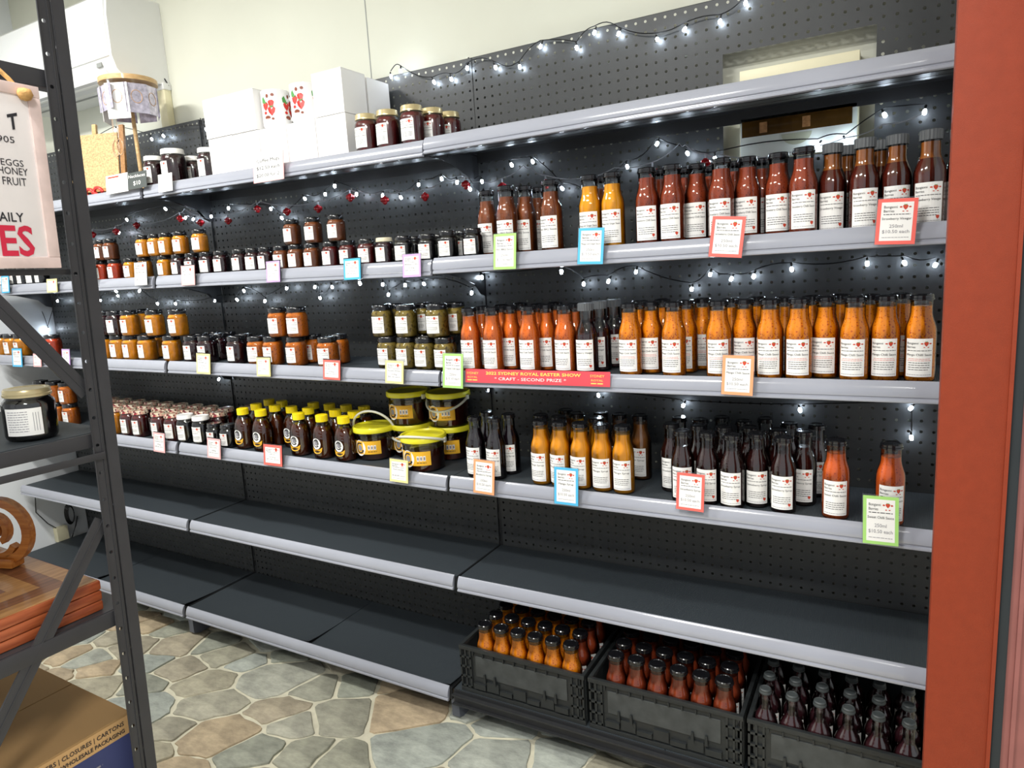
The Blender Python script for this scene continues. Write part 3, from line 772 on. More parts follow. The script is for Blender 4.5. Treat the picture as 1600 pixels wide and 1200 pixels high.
# ---------------- top shelf
tall = 'tall jar of red jam with gold lid'
row('t_gold', 0, [(-0.2105, -0.225), (-0.1355, -0.225), (-0.0526, -0.225)], tall, 'of front three', 'gold-lidded jam jars on the top shelf')
row('t_gold', 0, [(-0.0315, -0.16), (-0.0235, -0.09)], tall, 'of two behind', 'gold-lidded jam jars on the top shelf')
row('t_white', 0, [(-1.1649, -0.225)], 'narrow dark jam jar with white lid beside the small chalk sign', '', 'white-lidded jam jars on the top shelf')
row('big_white', 0, [(-1.0752, -0.212)], 'largest dark jam jar with white lid, second of four on top shelf', '', 'white-lidded jam jars on the top shelf')
row('t_white', 0, [(-1.0853, -0.13)], 'dark jam jar with white lid, third of four on top shelf', '', 'white-lidded jam jars on the top shelf')
row('t_white', 0, [(-0.9151, -0.2)], 'dark jam jar with white lid touching the white boxes', '', 'white-lidded jam jars on the top shelf')

# ---------------- second shelf
G = 'jars on the second shelf'
row('s_amber', 1, [(-1.6071, -0.235)], 'amber jam jar half hidden by rack post on second shelf', '', G)
row('s_tomato', 1, [(-1.5481, -0.235), (-1.4621, -0.235)], 'small jar of red chilli jam', 'on second shelf beside rack post', G)
row('s_amber', 1, [(-1.3632, -0.235), (-1.2829, -0.235), (-1.1652, -0.235)], 'small jar of amber marmalade', 'of the lower row, second shelf', G)
row('s_dark', 1, [(-1.0874, -0.235), (-1.0153, -0.235), (-0.9388, -0.235), (-0.8678, -0.235), (-0.7773, -0.235), (-0.714, -0.235), (-0.6553, -0.235)], 'small black-lidded jar of dark berry jam', 'of seven, second shelf', G)
row('s_brown', 1, [(-0.5868, -0.235), (-0.523, -0.235), (-0.4558, -0.235)], 'small jar of brown relish', 'beneath stacked jars, second shelf', G)
row('s_red', 1, [(-0.3804, -0.235), (-0.3125, -0.235), (-0.242, -0.235)], 'small jar of dark red jam', 'around the blue tag, second shelf', G)
row('s_darkcream', 1, [(-0.1761, -0.235)], 'small dark jam jar with a cream lid on second shelf', '', G)
row('s_black', 1, [(-0.1079, -0.235), (-0.0269, -0.235), (0.041, -0.235), (0.1201, -0.235)], 'small jar of blackish jam', 'right of cream-lidded jar, second shelf', G)
row('s_black', 1, [(-0.1211, -0.17), (-0.036, -0.17), (0.0418, -0.17)], 'small jar of blackish jam', 'of the hidden back row, second shelf', G)
row('s_brown', 1, [(-1.5903, -0.235), (-1.5318, -0.235), (-1.4705, -0.235)], 'brown-orange jar on the upper layer', 'beside rack post, second shelf', G, .0755)
row('s_amber', 1, [(-1.2721, -0.235), (-1.202, -0.235), (-1.1408, -0.235), (-1.0639, -0.235), (-0.9627, -0.235)], 'amber marmalade jar stacked on the upper layer', 'of second shelf', G, .0755)
row('s_brown', 1, [(-0.5301, -0.235), (-0.4417, -0.235), (-0.3494, -0.235)], 'brown relish jar stacked on others', 'of three, second shelf', G, .0755)
row('s_black', 1, [(-2.2546, -0.235), (-2.1809, -0.235), (-2.109, -0.235), (-2.0388, -0.235), (-1.9702, -0.235)], 'dark jar with white label glimpsed under hanging sign', 'on second shelf', G)
G = 'bottles on the second shelf'
row('bbq', 1, [(0.1333, -0.175), (0.2203, -0.225), (0.2478, -0.175), (0.3455, -0.225)], 'bottle of brown barbecue sauce', 'in front row, second shelf', G)
row('bbq', 1, [(0.2531, -0.115)], 'barbecue sauce bottle standing behind the front three', '', G)
row('mango_ginger', 1, [(0.4492, -0.225), (0.5059, -0.225)], 'bright yellow mango ginger sauce bottle', 'by the blue tag', G)
row('bbq', 1, [(0.4582, -0.16)], 'bottle hidden behind the two yellow sauce bottles', '', G)
row('strawberry_chilli', 1, [(0.5898, -0.225), (0.6478, -0.225), (0.6924, -0.185), (0.7551, -0.225), (0.8046, -0.195)], 'red strawberry chilli sauce bottle', 'of front five, second shelf', G)
row('strawberry_chilli', 1, [(0.8677, -0.195)], 'darker strawberry chilli bottle set back a little, second shelf', '', G)
row('strawberry_chilli', 1, [(0.9208, -0.23)], 'strawberry chilli bottle next to the grey-capped vinegars', '', G)
row('strawberry_chilli', 1, [(0.6048, -0.165), (0.6545, -0.135), (0.7043, -0.105), (0.7678, -0.145), (0.8243, -0.135)], 'strawberry chilli bottle', 'in back row, second shelf', G)
row('vinegar', 1, [(0.9727, -0.205), (1.0318, -0.225), (1.0871, -0.215), (1.1424, -0.225), (1.1935, -0.195)], 'grey-capped strawberry vinegar bottle', 'on second shelf', G)
row('vinegar', 1, [(0.9954, -0.145), (1.0599, -0.165)], 'grey-capped vinegar bottle', 'in back row, second shelf', G)

# ---------------- third shelf
G = 'jars on the third shelf'
row('m_amber', 2, [(-1.6271, -0.22), (-1.5382, -0.22), (-1.4561, -0.22), (-1.3607, -0.22), (-1.4028, -0.15), (-1.2127, -0.22)], 'amber chutney jar', 'of lower row, third shelf', G)
row('m_dark', 2, [(-1.0938, -0.22), (-1.0174, -0.22), (-1.0422, -0.15), (-0.8651, -0.22)], 'dark red jam jar', 'by the first yellow tag, third shelf', G)
row('m_dark', 2, [(-1.1429, -0.155), (-1.155, -0.085), (-1.076, -0.085), (-0.9021, -0.155)], 'dark jam jar', 'of the row behind, third shelf', G)
row('m_orange', 2, [(-0.7644, -0.22), (-0.6887, -0.22)], 'orange chutney jar', 'by the second yellow tag, third shelf', G)
row('m_orange', 2, [(-0.5838, -0.22)], 'orange chutney jar under the two stacked jars, third shelf', '', G)
row('m_orange', 2, [(-0.5806, -0.15), (-0.4682, -0.15)], 'orange chutney jar standing back', 'near the coral tag, third shelf', G)
row('m_orange', 2, [(-0.4436, -0.225)], 'bright orange chutney jar in front behind coral tag, third shelf', '', G)
row('m_green', 2, [(-0.2236, -0.2), (-0.1544, -0.2), (-0.0816, -0.208), (-0.0127, -0.208)], 'olive green pickle jar', 'of lower layer, third shelf', G)
row('m_dark', 2, [(-1.6157, -0.22), (-1.5356, -0.22)], 'dark jam jar stacked on upper layer', 'beside rack post, third shelf', G, .0934)
row('m_amber', 2, [(-1.4456, -0.22), (-1.4863, -0.15), (-1.2932, -0.22), (-1.1599, -0.22)], 'amber chutney jar stacked on upper layer', 'of third shelf', G, .0934)
row('m_orange', 2, [(-0.6503, -0.22), (-0.5671, -0.22)], 'orange chutney jar of the stacked pair', 'on third shelf', G, .0934)
row('m_green', 2, [(-0.2352, -0.2), (-0.1472, -0.2), (-0.0384, -0.2), (-0.0239, -0.13)], 'olive green pickle jar', 'of upper layer, third shelf', G, .0934)
row('m_green', 2, [(-0.245, -0.13), (-0.1386, -0.13)], 'olive green pickle jar set back', 'of upper layer, third shelf', G, .0934)
row('m_green', 2, [(-0.255, -0.13), (-0.1476, -0.13)], 'olive green pickle jar set back', 'of lower layer, third shelf', G)
row('m_red', 2, [(-1.9942, -0.225)], 'red relish jar seen through the rack, third shelf', '', G)
row('m_amber', 2, [(-2.4126, -0.225), (-2.3243, -0.225), (-2.2384, -0.225), (-2.3177, -0.155)], 'amber brown jar', 'at far left seen through rack, third shelf', G)
G = 'bottles on the third shelf'
row('tropical', 2, [(0.085, -0.225), (0.156, -0.225), (0.1833, -0.175), (0.2661, -0.225), (0.2918, -0.175), (0.3682, -0.225)], 'red-orange tropical chilli sauce bottle', 'behind the red prize ribbon', G)
row('tropical', 2, [(0.0875, -0.165), (0.1288, -0.125), (0.1563, -0.065), (0.2471, -0.135), (0.2775, -0.085), (0.3666, -0.165)], 'tropical chilli sauce bottle', 'in back row behind prize ribbon', G)
row('purple_vinegar', 2, [(0.4258, -0.225)], 'dark berry vinegar bottle with grey cap, in front by prize ribbon', '', G)
row('purple_vinegar', 2, [(0.4377, -0.165), (0.4534, -0.105)], 'dark berry vinegar bottle set back', 'beside orange sauces', G)
row('mango_chilli', 2, [(0.5387, -0.225), (0.5784, -0.185), (0.6446, -0.225), (0.7469, -0.225), (0.7971, -0.195), (0.8564, -0.225), (0.9147, -0.225), (0.9647, -0.195), (1.0213, -0.225), (1.0769, -0.215)], 'orange mango chilli sauce bottle', 'of front ten, third shelf', G)
row('mango_chilli', 2, [(1.1385, -0.215)], 'orange mango chilli sauce bottle standing alone next to red post', '', G)
row('mango_chilli', 2, [(0.5361, -0.135), (0.5801, -0.095), (0.6572, -0.165), (0.6848, -0.115), (0.7591, -0.145), (0.8117, -0.125), (0.8786, -0.165), (0.9321, -0.145), (0.9882, -0.135), (1.0465, -0.165), (1.1022, -0.155)], 'mango chilli sauce bottle', 'in back row, third shelf', G)

# ---------------- fourth shelf
G = 'floral-lidded jam jars on the fourth shelf'
row('t_orangefloral', 3, [(-1.6273, -0.225)], 'orange jam jar with floral lid beside rack post, fourth shelf', '', G)
row('t_floral', 3, [(-1.538, -0.225), (-1.4637, -0.225)], 'red jam jar with floral lid', 'right of the orange jam, fourth shelf', G)
row('t_floral', 3, [(-1.344, -0.225), (-1.2633, -0.225)], 'red jam jar with floral lid', 'behind first salmon tag, fourth shelf', G)
row('t_whitedark', 3, [(-1.1887, -0.225), (-1.1018, -0.225)], 'dark jam jar with plain white lid', 'of two, fourth shelf', G)
row('t_short', 3, [(-1.0301, -0.225), (-0.9584, -0.225)], 'short dark jar with black lid', 'left of the honey bottles', G)
row('t_floraldark', 3, [(-1.7211, -0.155), (-1.6288, -0.155), (-1.535, -0.155), (-1.4443, -0.155), (-1.3564, -0.155), (-1.2674, -0.155), (-1.1812, -0.155), (-1.0941, -0.155)], 'floral-lidded jam jar', 'in second row, fourth shelf', G)
row('t_floral', 3, [(-1.8695, -0.09), (-1.7769, -0.09), (-1.6826, -0.09), (-1.5912, -0.09), (-1.4984, -0.09), (-1.4045, -0.09), (-1.3135, -0.09), (-1.2217, -0.09), (-1.1328, -0.09)], 'floral-lidded jam jar', 'in third row, fourth shelf', G)
row('t_floraldark', 3, [(-1.0707, -0.04)], 'floral-lidded jam jar', 'in back row, fourth shelf', G)
G = 'brown jars seen through the rack'
row('m_orange', 3, [(-2.1142, -0.19), (-2.014, -0.19)], 'brown-orange jar', 'of lower pair seen through rack, fourth shelf', G)
row('m_orange', 3, [(-2.2205, -0.19), (-2.117, -0.19), (-2.0168, -0.19)], 'brown-orange jar', 'of upper three seen through rack, fourth shelf', G, .0934)
row('m_orange', 3, [(-2.2674, -0.17)], 'brown-orange jar hidden behind the gold-lidded jar, fourth shelf', '', G)
G = 'honey bottles with yellow caps'
row('honey', 3, [(-0.8899, -0.21), (-0.7998, -0.21), (-0.6201, -0.21), (-0.5169, -0.21), (-0.4235, -0.21)], 'honey bottle with yellow cap', 'of front row', G)
row('honey', 3, [(-0.9082, -0.135), (-0.8134, -0.135), (-0.7313, -0.135), (-0.6518, -0.135), (-0.5287, -0.135), (-0.4473, -0.135)], 'honey bottle with yellow cap', 'of second row', G)
row('honey', 3, [(-0.9259, -0.06), (-0.8504, -0.068), (-0.7021, -0.06), (-0.6257, -0.06), (-0.5486, -0.06), (-0.4682, -0.06)], 'honey bottle with yellow cap', 'of back row', G)
bpt = [(-0.3561, -0.145), (-0.1269, -0.195), (-0.2602, -0.075), (-0.1181, -0.06)]
bucket(bpt[0][0], bpt[0][1], shelf_z(3, bpt[0][0]), 'single honey bucket with handle raised, left of the stacks', 0.25, 1.15)
bucket(bpt[1][0], bpt[1][1], shelf_z(3, bpt[1][0]), 'front honey bucket with handle lying across its yellow lid', 0.15, 0.33)
bucket(bpt[2][0], bpt[2][1], shelf_z(3, bpt[2][0]), 'lower honey bucket of left stack, behind the front bucket', 0.3, -0.5)
bucket(bpt[2][0] - .004, bpt[2][1], shelf_z(3, bpt[2][0]) + .105, 'upper honey bucket of the left stack', -0.2, 2.9)
bucket(bpt[3][0], bpt[3][1], shelf_z(3, bpt[3][0]), 'lower honey bucket of right stack beside dark syrup bottles', 0.3, 2.9)
bucket(bpt[3][0] - .003, bpt[3][1] + .002, shelf_z(3, bpt[3][0]) + .105, 'upper honey bucket of right stack, handle hanging in front', 0.0, -0.55)
G = 'bottles on the fourth shelf'
row('blueberry_syrup', 3, [(0.071, -0.215), (0.1359, -0.215)], 'dark blueberry syrup bottle', 'of front pair', G)
row('blueberry_syrup', 3, [(0.0723, -0.15), (0.1503, -0.16)], 'dark blueberry syrup bottle', 'of back pair', G)
row('mango_syrup', 3, [(0.277, -0.215), (0.3336, -0.215), (0.3921, -0.215), (0.4506, -0.215), (0.5072, -0.215)], 'golden mango syrup bottle', 'of front five', G)
row('mango_syrup', 3, [(0.2468, -0.15), (0.3051, -0.158), (0.339, -0.11), (0.4116, -0.15)], 'golden mango syrup bottle', 'of second row', G)
row('mango_dark', 3, [(0.2889, -0.075), (0.3993, -0.085), (0.4558, -0.093), (0.5129, -0.093)], 'brownish syrup bottle', 'of the row behind mango syrups', G)
row('strawberry_syrup', 3, [(0.6603, -0.225), (0.7192, -0.225), (0.7763, -0.233), (0.8265, -0.205), (0.8858, -0.225)], 'dark strawberry syrup bottle', 'of front row', G)
row('strawberry_syrup', 3, [(0.6154, -0.16), (0.6824, -0.16), (0.7438, -0.16), (0.8014, -0.15), (0.8632, -0.16), (0.9212, -0.16)], 'dark strawberry syrup bottle', 'of second row', G)
row('strawberry_syrup', 3, [(0.6165, -0.09), (0.6726, -0.098), (0.7168, -0.06), (0.7758, -0.09), (0.8207, -0.05), (0.8807, -0.09), (0.9412, -0.09)], 'dark strawberry syrup bottle', 'of back row', G)
row('sweet_chilli', 3, [(0.992, -0.225)], 'orange sweet chilli bottle next to the dark strawberry syrups', '', G)
row('sweet_chilli', 3, [(1.0948, -0.225)], 'orange sweet chilli bottle alone behind the green tag', '', G)

# ------------------------------------------------------------------ crates on the base deck
M['crate_dust'] = mat('dusty_crate_panel', '#3d4040', 0.55, var=0.25, vscale=30)
CX = {'mango_chilli': (0.1013, 0.3681), 'strawberry_chilli': (0.4938, 0.7652), 'crate_vinegar': (0.8577, 1.1448)}
def crate(x0, x1, label):
    w = x1 - x0; y0, y1 = -.318, -.025; h = .142
    z = shelf_z(5, .5) + .0008
    r = thing('folding_crate', label, 'crate', (x0, 0, z), group='folding crates on the base deck')
    t = .006
    fw = MB().box(.014, w - .014, y0 + .006, y0 + .010, .012, h - .012)
    
    for i in range(9): fw.box(.045 + (w - .09) * i / 9, .048 + (w - .09) * i / 9, y0 - .001, y0 + .006, h - .024, h - .012)
    for xx in (.082, .115, w - .118, w - .085): fw.prism([(xx - .004, .042), (xx + .004, .042), (xx + .0025, .068), (xx - .0025, .068)], 'y', y0 - .003, y0 + .004)
    for i, hh in enumerate((.034, .046, .03, .046, .03, .046, .034)): fw.box(.045 + (w - .09) * i / 7, .045 + (w - .09) * (i + .9) / 7, y0 - .002 + (i % 2) * .0025, y0 + .006, .018, hh)
    ob('front_wall', fw.build('front_wall', 'crate'), r)
    ob('center_panel', MB().box(.052, w - .052, y0 + .0035, y0 + .0062, .054, h - .026, bev=.001).build('center_panel', 'crate_dust'), r)
    bw = MB().box(.014, w - .014, y1 - .006, y1, .012, h - .012); ob('back_wall', bw.build('back_wall', 'crate'), r)
    for xx in (0, w - t):
        sw = MB().box(xx, xx + t, y0 + .012, y1 - .012, .012, h - .012)
        for i in range(5): sw.box(xx - .0005, xx + t + .0005, y0 + .03 + i * .055, y0 + .036 + i * .055, .012, h - .012)
        ob('side_wall', sw.build('side_wall', 'crate'), r)
    ob('rim', MB().box(0, w, y0, y0 + .010, h - .012, h, bev=.0015).box(0, w, y1 - .010, y1, h - .012, h, bev=.0015).box(0, .010, y0 + .01, y1 - .01, h - .012, h, bev=.0015).box(w - .010, w, y0 + .01, y1 - .01, h - .012, h, bev=.0015).build('rim', 'crate', smooth=40), r)
    ob('base', MB().box(0, w, y0, y1, 0, .012, bev=.001).build('base', 'crate'), r)
    ob('inner_tray', MB().box(.0075, w - .0075, y0 + .012, y1 - .008, .012, .032).build('inner_tray', 'crate'), r)
    for xx in (0, w - .042):
        cp = MB()
        for zz in (.014, .044, .074, .104): cp.box(xx + .002, xx + .040, y0 + .001, y0 + .008, zz, zz + .006)
        for dx in (.002, .018, .034): cp.box(xx + dx, xx + dx + .005, y0 + .001, y0 + .008, .012, h - .012)
        ob('corner_lattice', cp.build('corner_lattice', 'crate'), r)
    return x0, w, z
for (x0, x1, key, lab, desc, back) in ((.030, .418, 'mango_chilli', 'left folding crate of orange sauce bottles on base deck', 'orange sauce bottle', 'strawberry_chilli'),
                                  (.428, .815, 'strawberry_chilli', 'middle folding crate of red sauce bottles on base deck', 'red sauce bottle', 'strawberry_chilli'),
                                  (.823, 1.196, 'crate_vinegar', 'right folding crate of grey-capped vinegar bottles next to red post', 'grey-capped vinegar bottle', 'crate_vinegar')):
    x0, w, z = crate(x0, x1, lab)
    nm = {'mango_chilli': 'left crate', 'strawberry_chilli': 'middle crate', 'crate_vinegar': 'right crate'}[key]
    for j, rowname in enumerate(('front row', 'second row', 'third row', 'back row')):
        for i in range(6):
            kk = key if (i < 5 or j == 0) else back
            place(kk, CX[key][0] + (CX[key][1] - CX[key][0]) * i / 5, -.281 + j * .0615, z + .0325, '%s, %s in %s of %s' % (desc if kk == key else 'dark red sauce bottle among orange ones', nth(i, 6), rowname, nm), 'bottles in the ' + nm)

# ------------------------------------------------------------------ price tags hanging on the strips
def price_tag(color, cx, cz, w, h, y, name_line, price, label, roll=0.0, size='250ml'):
    r = thing('price_tag', label, 'price tag', (cx, y, cz), (math.radians(-6), roll, 0), 'price tags on the shelf edges')
    ob('card', MB().box(-w / 2, w / 2, 0, .0012, -h / 2, h / 2).build('card', 'tag_' + color), r)
    b = w * (.10 if color != 'white' else .03)
    P = Print(); P.rect(-w / 2 + b, -h / 2 + b, w / 2 - b, h / 2 - b, 0, 0)
    W = w - 2 * b; H = h - 2 * b
    P.text('Bonganni', -W * .42, H * .345, H * .095, 1, 'l', width=W * .42); P.text('Berries', -W * .42, H * .24, H * .095, 1, 'l', width=W * .33)
    P.berry(W * .25, H * .365, W * .085, 3, 5); P.disc(W * .11, H * .37, W * .045, H * .02, 3); P.disc(W * .39, H * .37, W * .045, H * .02, 3)
    P.disc(W * .19, H * .26, W * .035, H * .013, 3); P.disc(W * .31, H * .26, W * .035, H * .013, 3)
    P.words(-W * .42, W * .42, H * .175, H * .018, 1, int(cx * 100))
    P.text(name_line, 0, H * .045, H * .085, 1, 'c', width=min(W * .92, W * .072 * len(name_line)))
    if size: P.text(size, 0, -H * .16, H * .12, 2, 'c', width=W * .42)
    P.text(price, 0, -H * .30, H * .12, 2, 'c', width=min(W * .85, W * .09 * len(price)))
    P.words(-W * .42, W * .42, -H * .42, H * .014, 2, 7)
    mb = MB(); P.emit(mb, on_front(-.0002)); ob('printed_panel', mb.build('printed_panel', INKS, fix=False), r)
    hold = MB().box(-w / 2 - .002, w / 2 + .002, .0016, .0022, -h / 2 - .001, h / 2 + .003); ob('holder', hold.build('holder', 'plastic_clear'), r)
TAGS = [('yellow', -1.5329, 1.3842, 0.0327, 0.0815, -0.283, 'Lime Marmalade', '$8.00 each', 'yellow price tag half hidden by rack post, second shelf', 0, ''), ('white', -1.2402, 1.3571, 0.0695, 0.0796, -0.283, 'Mandarin Jam', '$8.00 each', 'white price tag before amber marmalade, second shelf', 0, '300g'), ('pink', -0.9842, 1.3394, 0.0693, 0.0652, -0.283, 'Berry Jam', '$8.00 each', 'salmon price tag before dark berry jams, second shelf', 0, '300g'), ('lilac', -0.58, 1.332, 0.0581, 0.0636, -0.283, 'Quince Jelly', '$8.00 each', 'pale lilac price tag left of the stacked brown jars, second shelf', 0, '300g'), ('blue', -0.262, 1.3234, 0.0619, 0.0591, -0.283, 'Strawberry Jam', '$8.00 each', 'blue price tag before small jam jars, second shelf', 0, '300g'), ('lilac', -0.051, 1.3219, 0.0599, 0.0611, -0.283, 'Blueberry Jam', '$8.00 each', 'purple-bordered price tag right of cream-lidded jar, second shelf', 0, '300g'), ('green', 0.2396, 1.3408, 0.0639, 0.0874, -0.283, 'Hot BBQ Sauce', '$10.50 each', 'green price tag before barbecue sauce bottles', 0.02, '250ml'), ('blue', 0.4699, 1.3386, 0.0638, 0.0831, -0.283, 'Mango and Ginger Sauce', '$10.50 each', 'blue price tag before yellow mango ginger sauce', 0.05, '250ml'), ('coral', 0.7787, 1.337, 0.0683, 0.0846, -0.283, 'Strawberry Chilli Sauce', '$10.50 each', 'coral price tag before strawberry chilli sauce, second shelf', 0.1, '250ml'), ('coral', 1.0897, 1.3425, 0.0665, 0.0851, -0.283, 'Strawberry Vinegar', '$10.50 each', 'coral price tag before grey-capped vinegar bottles', 0.05, '250ml'), ('yellow', -0.9671, 1.0399, 0.0703, 0.0688, -0.283, 'Rosella Jam', '$8.00 each', 'yellow price tag before dark red jars, third shelf', 0.03, '300g'), ('yellow', -0.6735, 1.0339, 0.062, 0.0605, -0.283, 'Peach Chutney', '$8.00 each', 'yellow price tag before orange chutney, third shelf', 0.0, '300g'), ('coral', -0.3807, 1.0303, 0.0672, 0.0586, -0.283, 'Mango Chutney', '$8.00 each', 'small coral price tag before bright orange chutney jar', 0.03, '300g'), ('yellow', -0.1426, 1.0285, 0.0644, 0.0645, -0.283, 'Green Pickle', '$8.00 each', 'yellow price tag before olive green pickles, third shelf', 0.03, '300g'), ('green', 0.0576, 1.0362, 0.0643, 0.0927, -0.283, 'Tropical Chilli Sauce', '$10.50 each', 'green price tag at left end of red prize ribbon', 0.02, '250ml'), ('orange', 0.799, 1.0414, 0.0657, 0.0857, -0.283, 'Mango Chilli Sauce', '$10.50 each', 'orange price tag before mango chilli sauce, third shelf', 0.03, '250ml'), ('pink', -1.2789, 0.7397, 0.0658, 0.0723, -0.283, 'Strawberry Jam', '$8.00 each', 'salmon price tag before floral-lidded jars, fourth shelf', 0.03, '300g'), ('pink', -0.9723, 0.7402, 0.0686, 0.0704, -0.283, 'Berry Jam', '$8.00 each', 'salmon price tag before short black-lidded jars, fourth shelf', 0.03, '300g'), ('coral', -0.6803, 0.74, 0.0848, 0.0684, -0.283, 'Honey', '$9.00 each', 'coral price tag before honey bottles', 0.0, '500g'), ('yellow', -0.1587, 0.7358, 0.0666, 0.0667, -0.283, 'Pure Honey', '$18.00 each', 'pale yellow price tag left of front honey bucket', 0.02, ''), ('orange', 0.133, 0.7462, 0.0655, 0.0927, -0.283, 'Blueberry Syrup', '$10.50 each', 'orange price tag before blueberry syrup', 0.03, '250ml'), ('blue', 0.3771, 0.7459, 0.0662, 0.0953, -0.283, 'Mango Syrup', '$10.50 each', 'blue price tag before golden mango syrup, fourth shelf', 0.0, '250ml'), ('coral', 0.6922, 0.7655, 0.0636, 0.0865, -0.283, 'Strawberry Syrup', '$10.50 each', 'coral price tag before strawberry syrup, fourth shelf', 0.02, '250ml'), ('green', 1.0796, 0.7478, 0.0641, 0.0998, -0.283, 'Sweet Chilli Sauce', '$10.50 each', 'green price tag before sweet chilli bottle near red post', -0.02, '250ml'), ('blue', -2.1689, 1.3581, 0.0616, 0.0708, -0.283, 'Plum Jam', '$8.00 each', 'pale blue price tag at far left, second shelf', 0, ''), ('yellow', -1.8176, 1.3387, 0.0729, 0.052, -0.283, 'Plum Jam', '$8.00 each', 'pale yellow price tag under the sign, second shelf', 0, ''), ('blue', -2.1808, 1.0478, 0.0788, 0.0777, -0.283, 'Plum Jam', '$8.00 each', 'pale blue price tag at far left, third shelf', 0.0, ''), ('pink', -2.0234, 1.0387, 0.0598, 0.0541, -0.283, 'Plum Jam', '$8.00 each', 'pink price tag at far left, third shelf', 0.0, ''), ('lilac', -1.8059, 1.0467, 0.0554, 0.078, -0.283, 'Plum Jam', '$8.00 each', 'lilac price tag before the red relish jar, third shelf', 0.0, '')]
for t in TAGS: price_tag(*t)

# prize ribbon on the third shelf
bn = (0.2981, 1.0231, 0.4104, 0.036)
r = tag(ob('prize_ribbon', MB().box(-bn[2] / 2, bn[2] / 2, 0, .0012, -bn[3] / 2, bn[3] / 2).build('prize_ribbon', 'banner'), None, (bn[0], -DEPTH - .004, bn[1]), (math.radians(-8), 0, 0)), 'red prize ribbon with gold lettering along third shelf edge', 'ribbon')
P = Print(); w, h = bn[2], bn[3]
P.text('2022 SYDNEY ROYAL EASTER SHOW', -w * .015, h * .12, h * .30, 0, 'c', width=w * .66, bold=.02)
P.text('* CRAFT - SECOND PRIZE *', -w * .03, -h * .27, h * .30, 1, 'c', width=w * .50)
for sx in (-.445, .42):
    P.text('SYDNEY', sx * w, h * .12, h * .24, 0, 'c', width=w * .09); P.text('ROYAL', sx * w, -h * .16, h * .2, 0, 'c', width=w * .075); P.words(sx * w - w * .04, sx * w + w * .04, -h * .34, h * .07, 0, 3)
mb = MB(); P.emit(mb, on_front(-.0002)); ob('lettering', mb.build('lettering', ['banner_text', 'paper'], fix=False), r, kind='stuff')

# ------------------------------------------------------------------ mug boxes and mugs on the top shelf
BX = [(-0.8, -0.185, None, 0.114, 0.1, 0.119, 0.0, 'leftmost white mug box of the bottom row'), (-0.683, -0.185, None, 0.114, 0.1, 0.119, 0.0, 'second white mug box from left in bottom row'), (-0.566, -0.185, None, 0.114, 0.1, 0.119, 0.0, 'third white mug box from left in bottom row, under left mug'), (-0.449, -0.185, None, 0.114, 0.1, 0.119, 0.0, 'fourth white mug box from left in bottom row, under right mug'), (-0.332, -0.185, None, 0.114, 0.1, 0.119, 0.0, 'rightmost white mug box of the bottom row beside gold-lidded jars'), (-0.805, -0.185, 1.7661, 0.114, 0.1, 0.119, 0.0, 'leftmost white mug box of the top row'), (-0.688, -0.185, 1.765, 0.114, 0.1, 0.119, 0.0, 'white mug box in top row left of the mugs'), (-0.332, -0.185, 1.7605, 0.112, 0.1, 0.119, 0.0, 'white mug box in top row right of the mugs'), (-0.332, -0.075, 1.7605, 0.11, 0.1, 0.114, 0.0, 'white mug box on top row behind the right one'), (-0.332, -0.075, None, 0.11, 0.1, 0.119, 0.0, 'white mug box hidden at the back of bottom row')]
for (x, y, z, w, d, h, rz, lab) in BX:
    r = thing('mug_box', lab, 'box', (x, y, (shelf_z(0, x) + .0004) if z is None else z), (0, 0, rz), 'white mug boxes')
    ob('carton', MB().box(-w / 2, w / 2, -d / 2, d / 2, 0, h - .0015).build('carton', 'white_box'), r)
    ob('lid_flap', MB().box(-w / 2, w / 2, -d / 2, d / 2, h - .0011, h).build('lid_flap', 'white_box'), r)
def mug(x, y, z, rz, lab):
    r = thing('coffee_mug', lab, 'mug', (x, y, z), (0, 0, rz), 'printed mugs on the white boxes'); r.scale = (1.08, 1.08, 1.14)
    ob('cup', lathe_mesh('cup', [(0, .002), (.034, 0), (.038, .003), (.040, .01), (.040, .094), (.0385, .095), (.037, .093), (.036, .01), (0, .008)], 'ceramic', n=28), r)
    pts = [(.038 + .028 * math.sin(math.pi * i / 12), 0, .076 - .056 * i / 12) for i in range(13)]
    ob('handle', MB().tube(pts, .0052, 8).build('handle', 'ceramic', smooth=60), r)
    P = Print()
    for k in range(2):
        o_ = -.030 + .062 * k
        P.poly([(o_ + .006, .078), (o_ + .013, .066), (o_ + .010, .058), (o_ + .001, .062), (o_, .072)], 1)
        P.berry(o_ + .012, .052, .010, 0, 1); P.berry(o_ + .030, .058, .009, 0, None); P.berry(o_ + .030, .040, .011, 0, 1)
        P.disc(o_ + .020, .078, .004, .005, 2); P.disc(o_ + .036, .080, .005, .004, 2); P.disc(o_ + .016, .024, .009, .005, 2); P.disc(o_ + .010, .036, .005, .004, 0); P.disc(o_ + .032, .020, .004, .003, 2)
    mb = MB(); P.emit(mb, on_cylinder(.0403, 0)); ob('print', mb.build('print', ['berry_print', 'leaf', 'brown_print'], fix=False), r, kind='stuff')
MG = [(-0.5851, -0.19, 1.7636), (-0.4636, -0.19, 1.7624)]
mug(*MG[0], .45, 'left strawberry-print mug standing between the white boxes')
mug(*MG[1], .45, 'right strawberry-print mug against the tall white box')

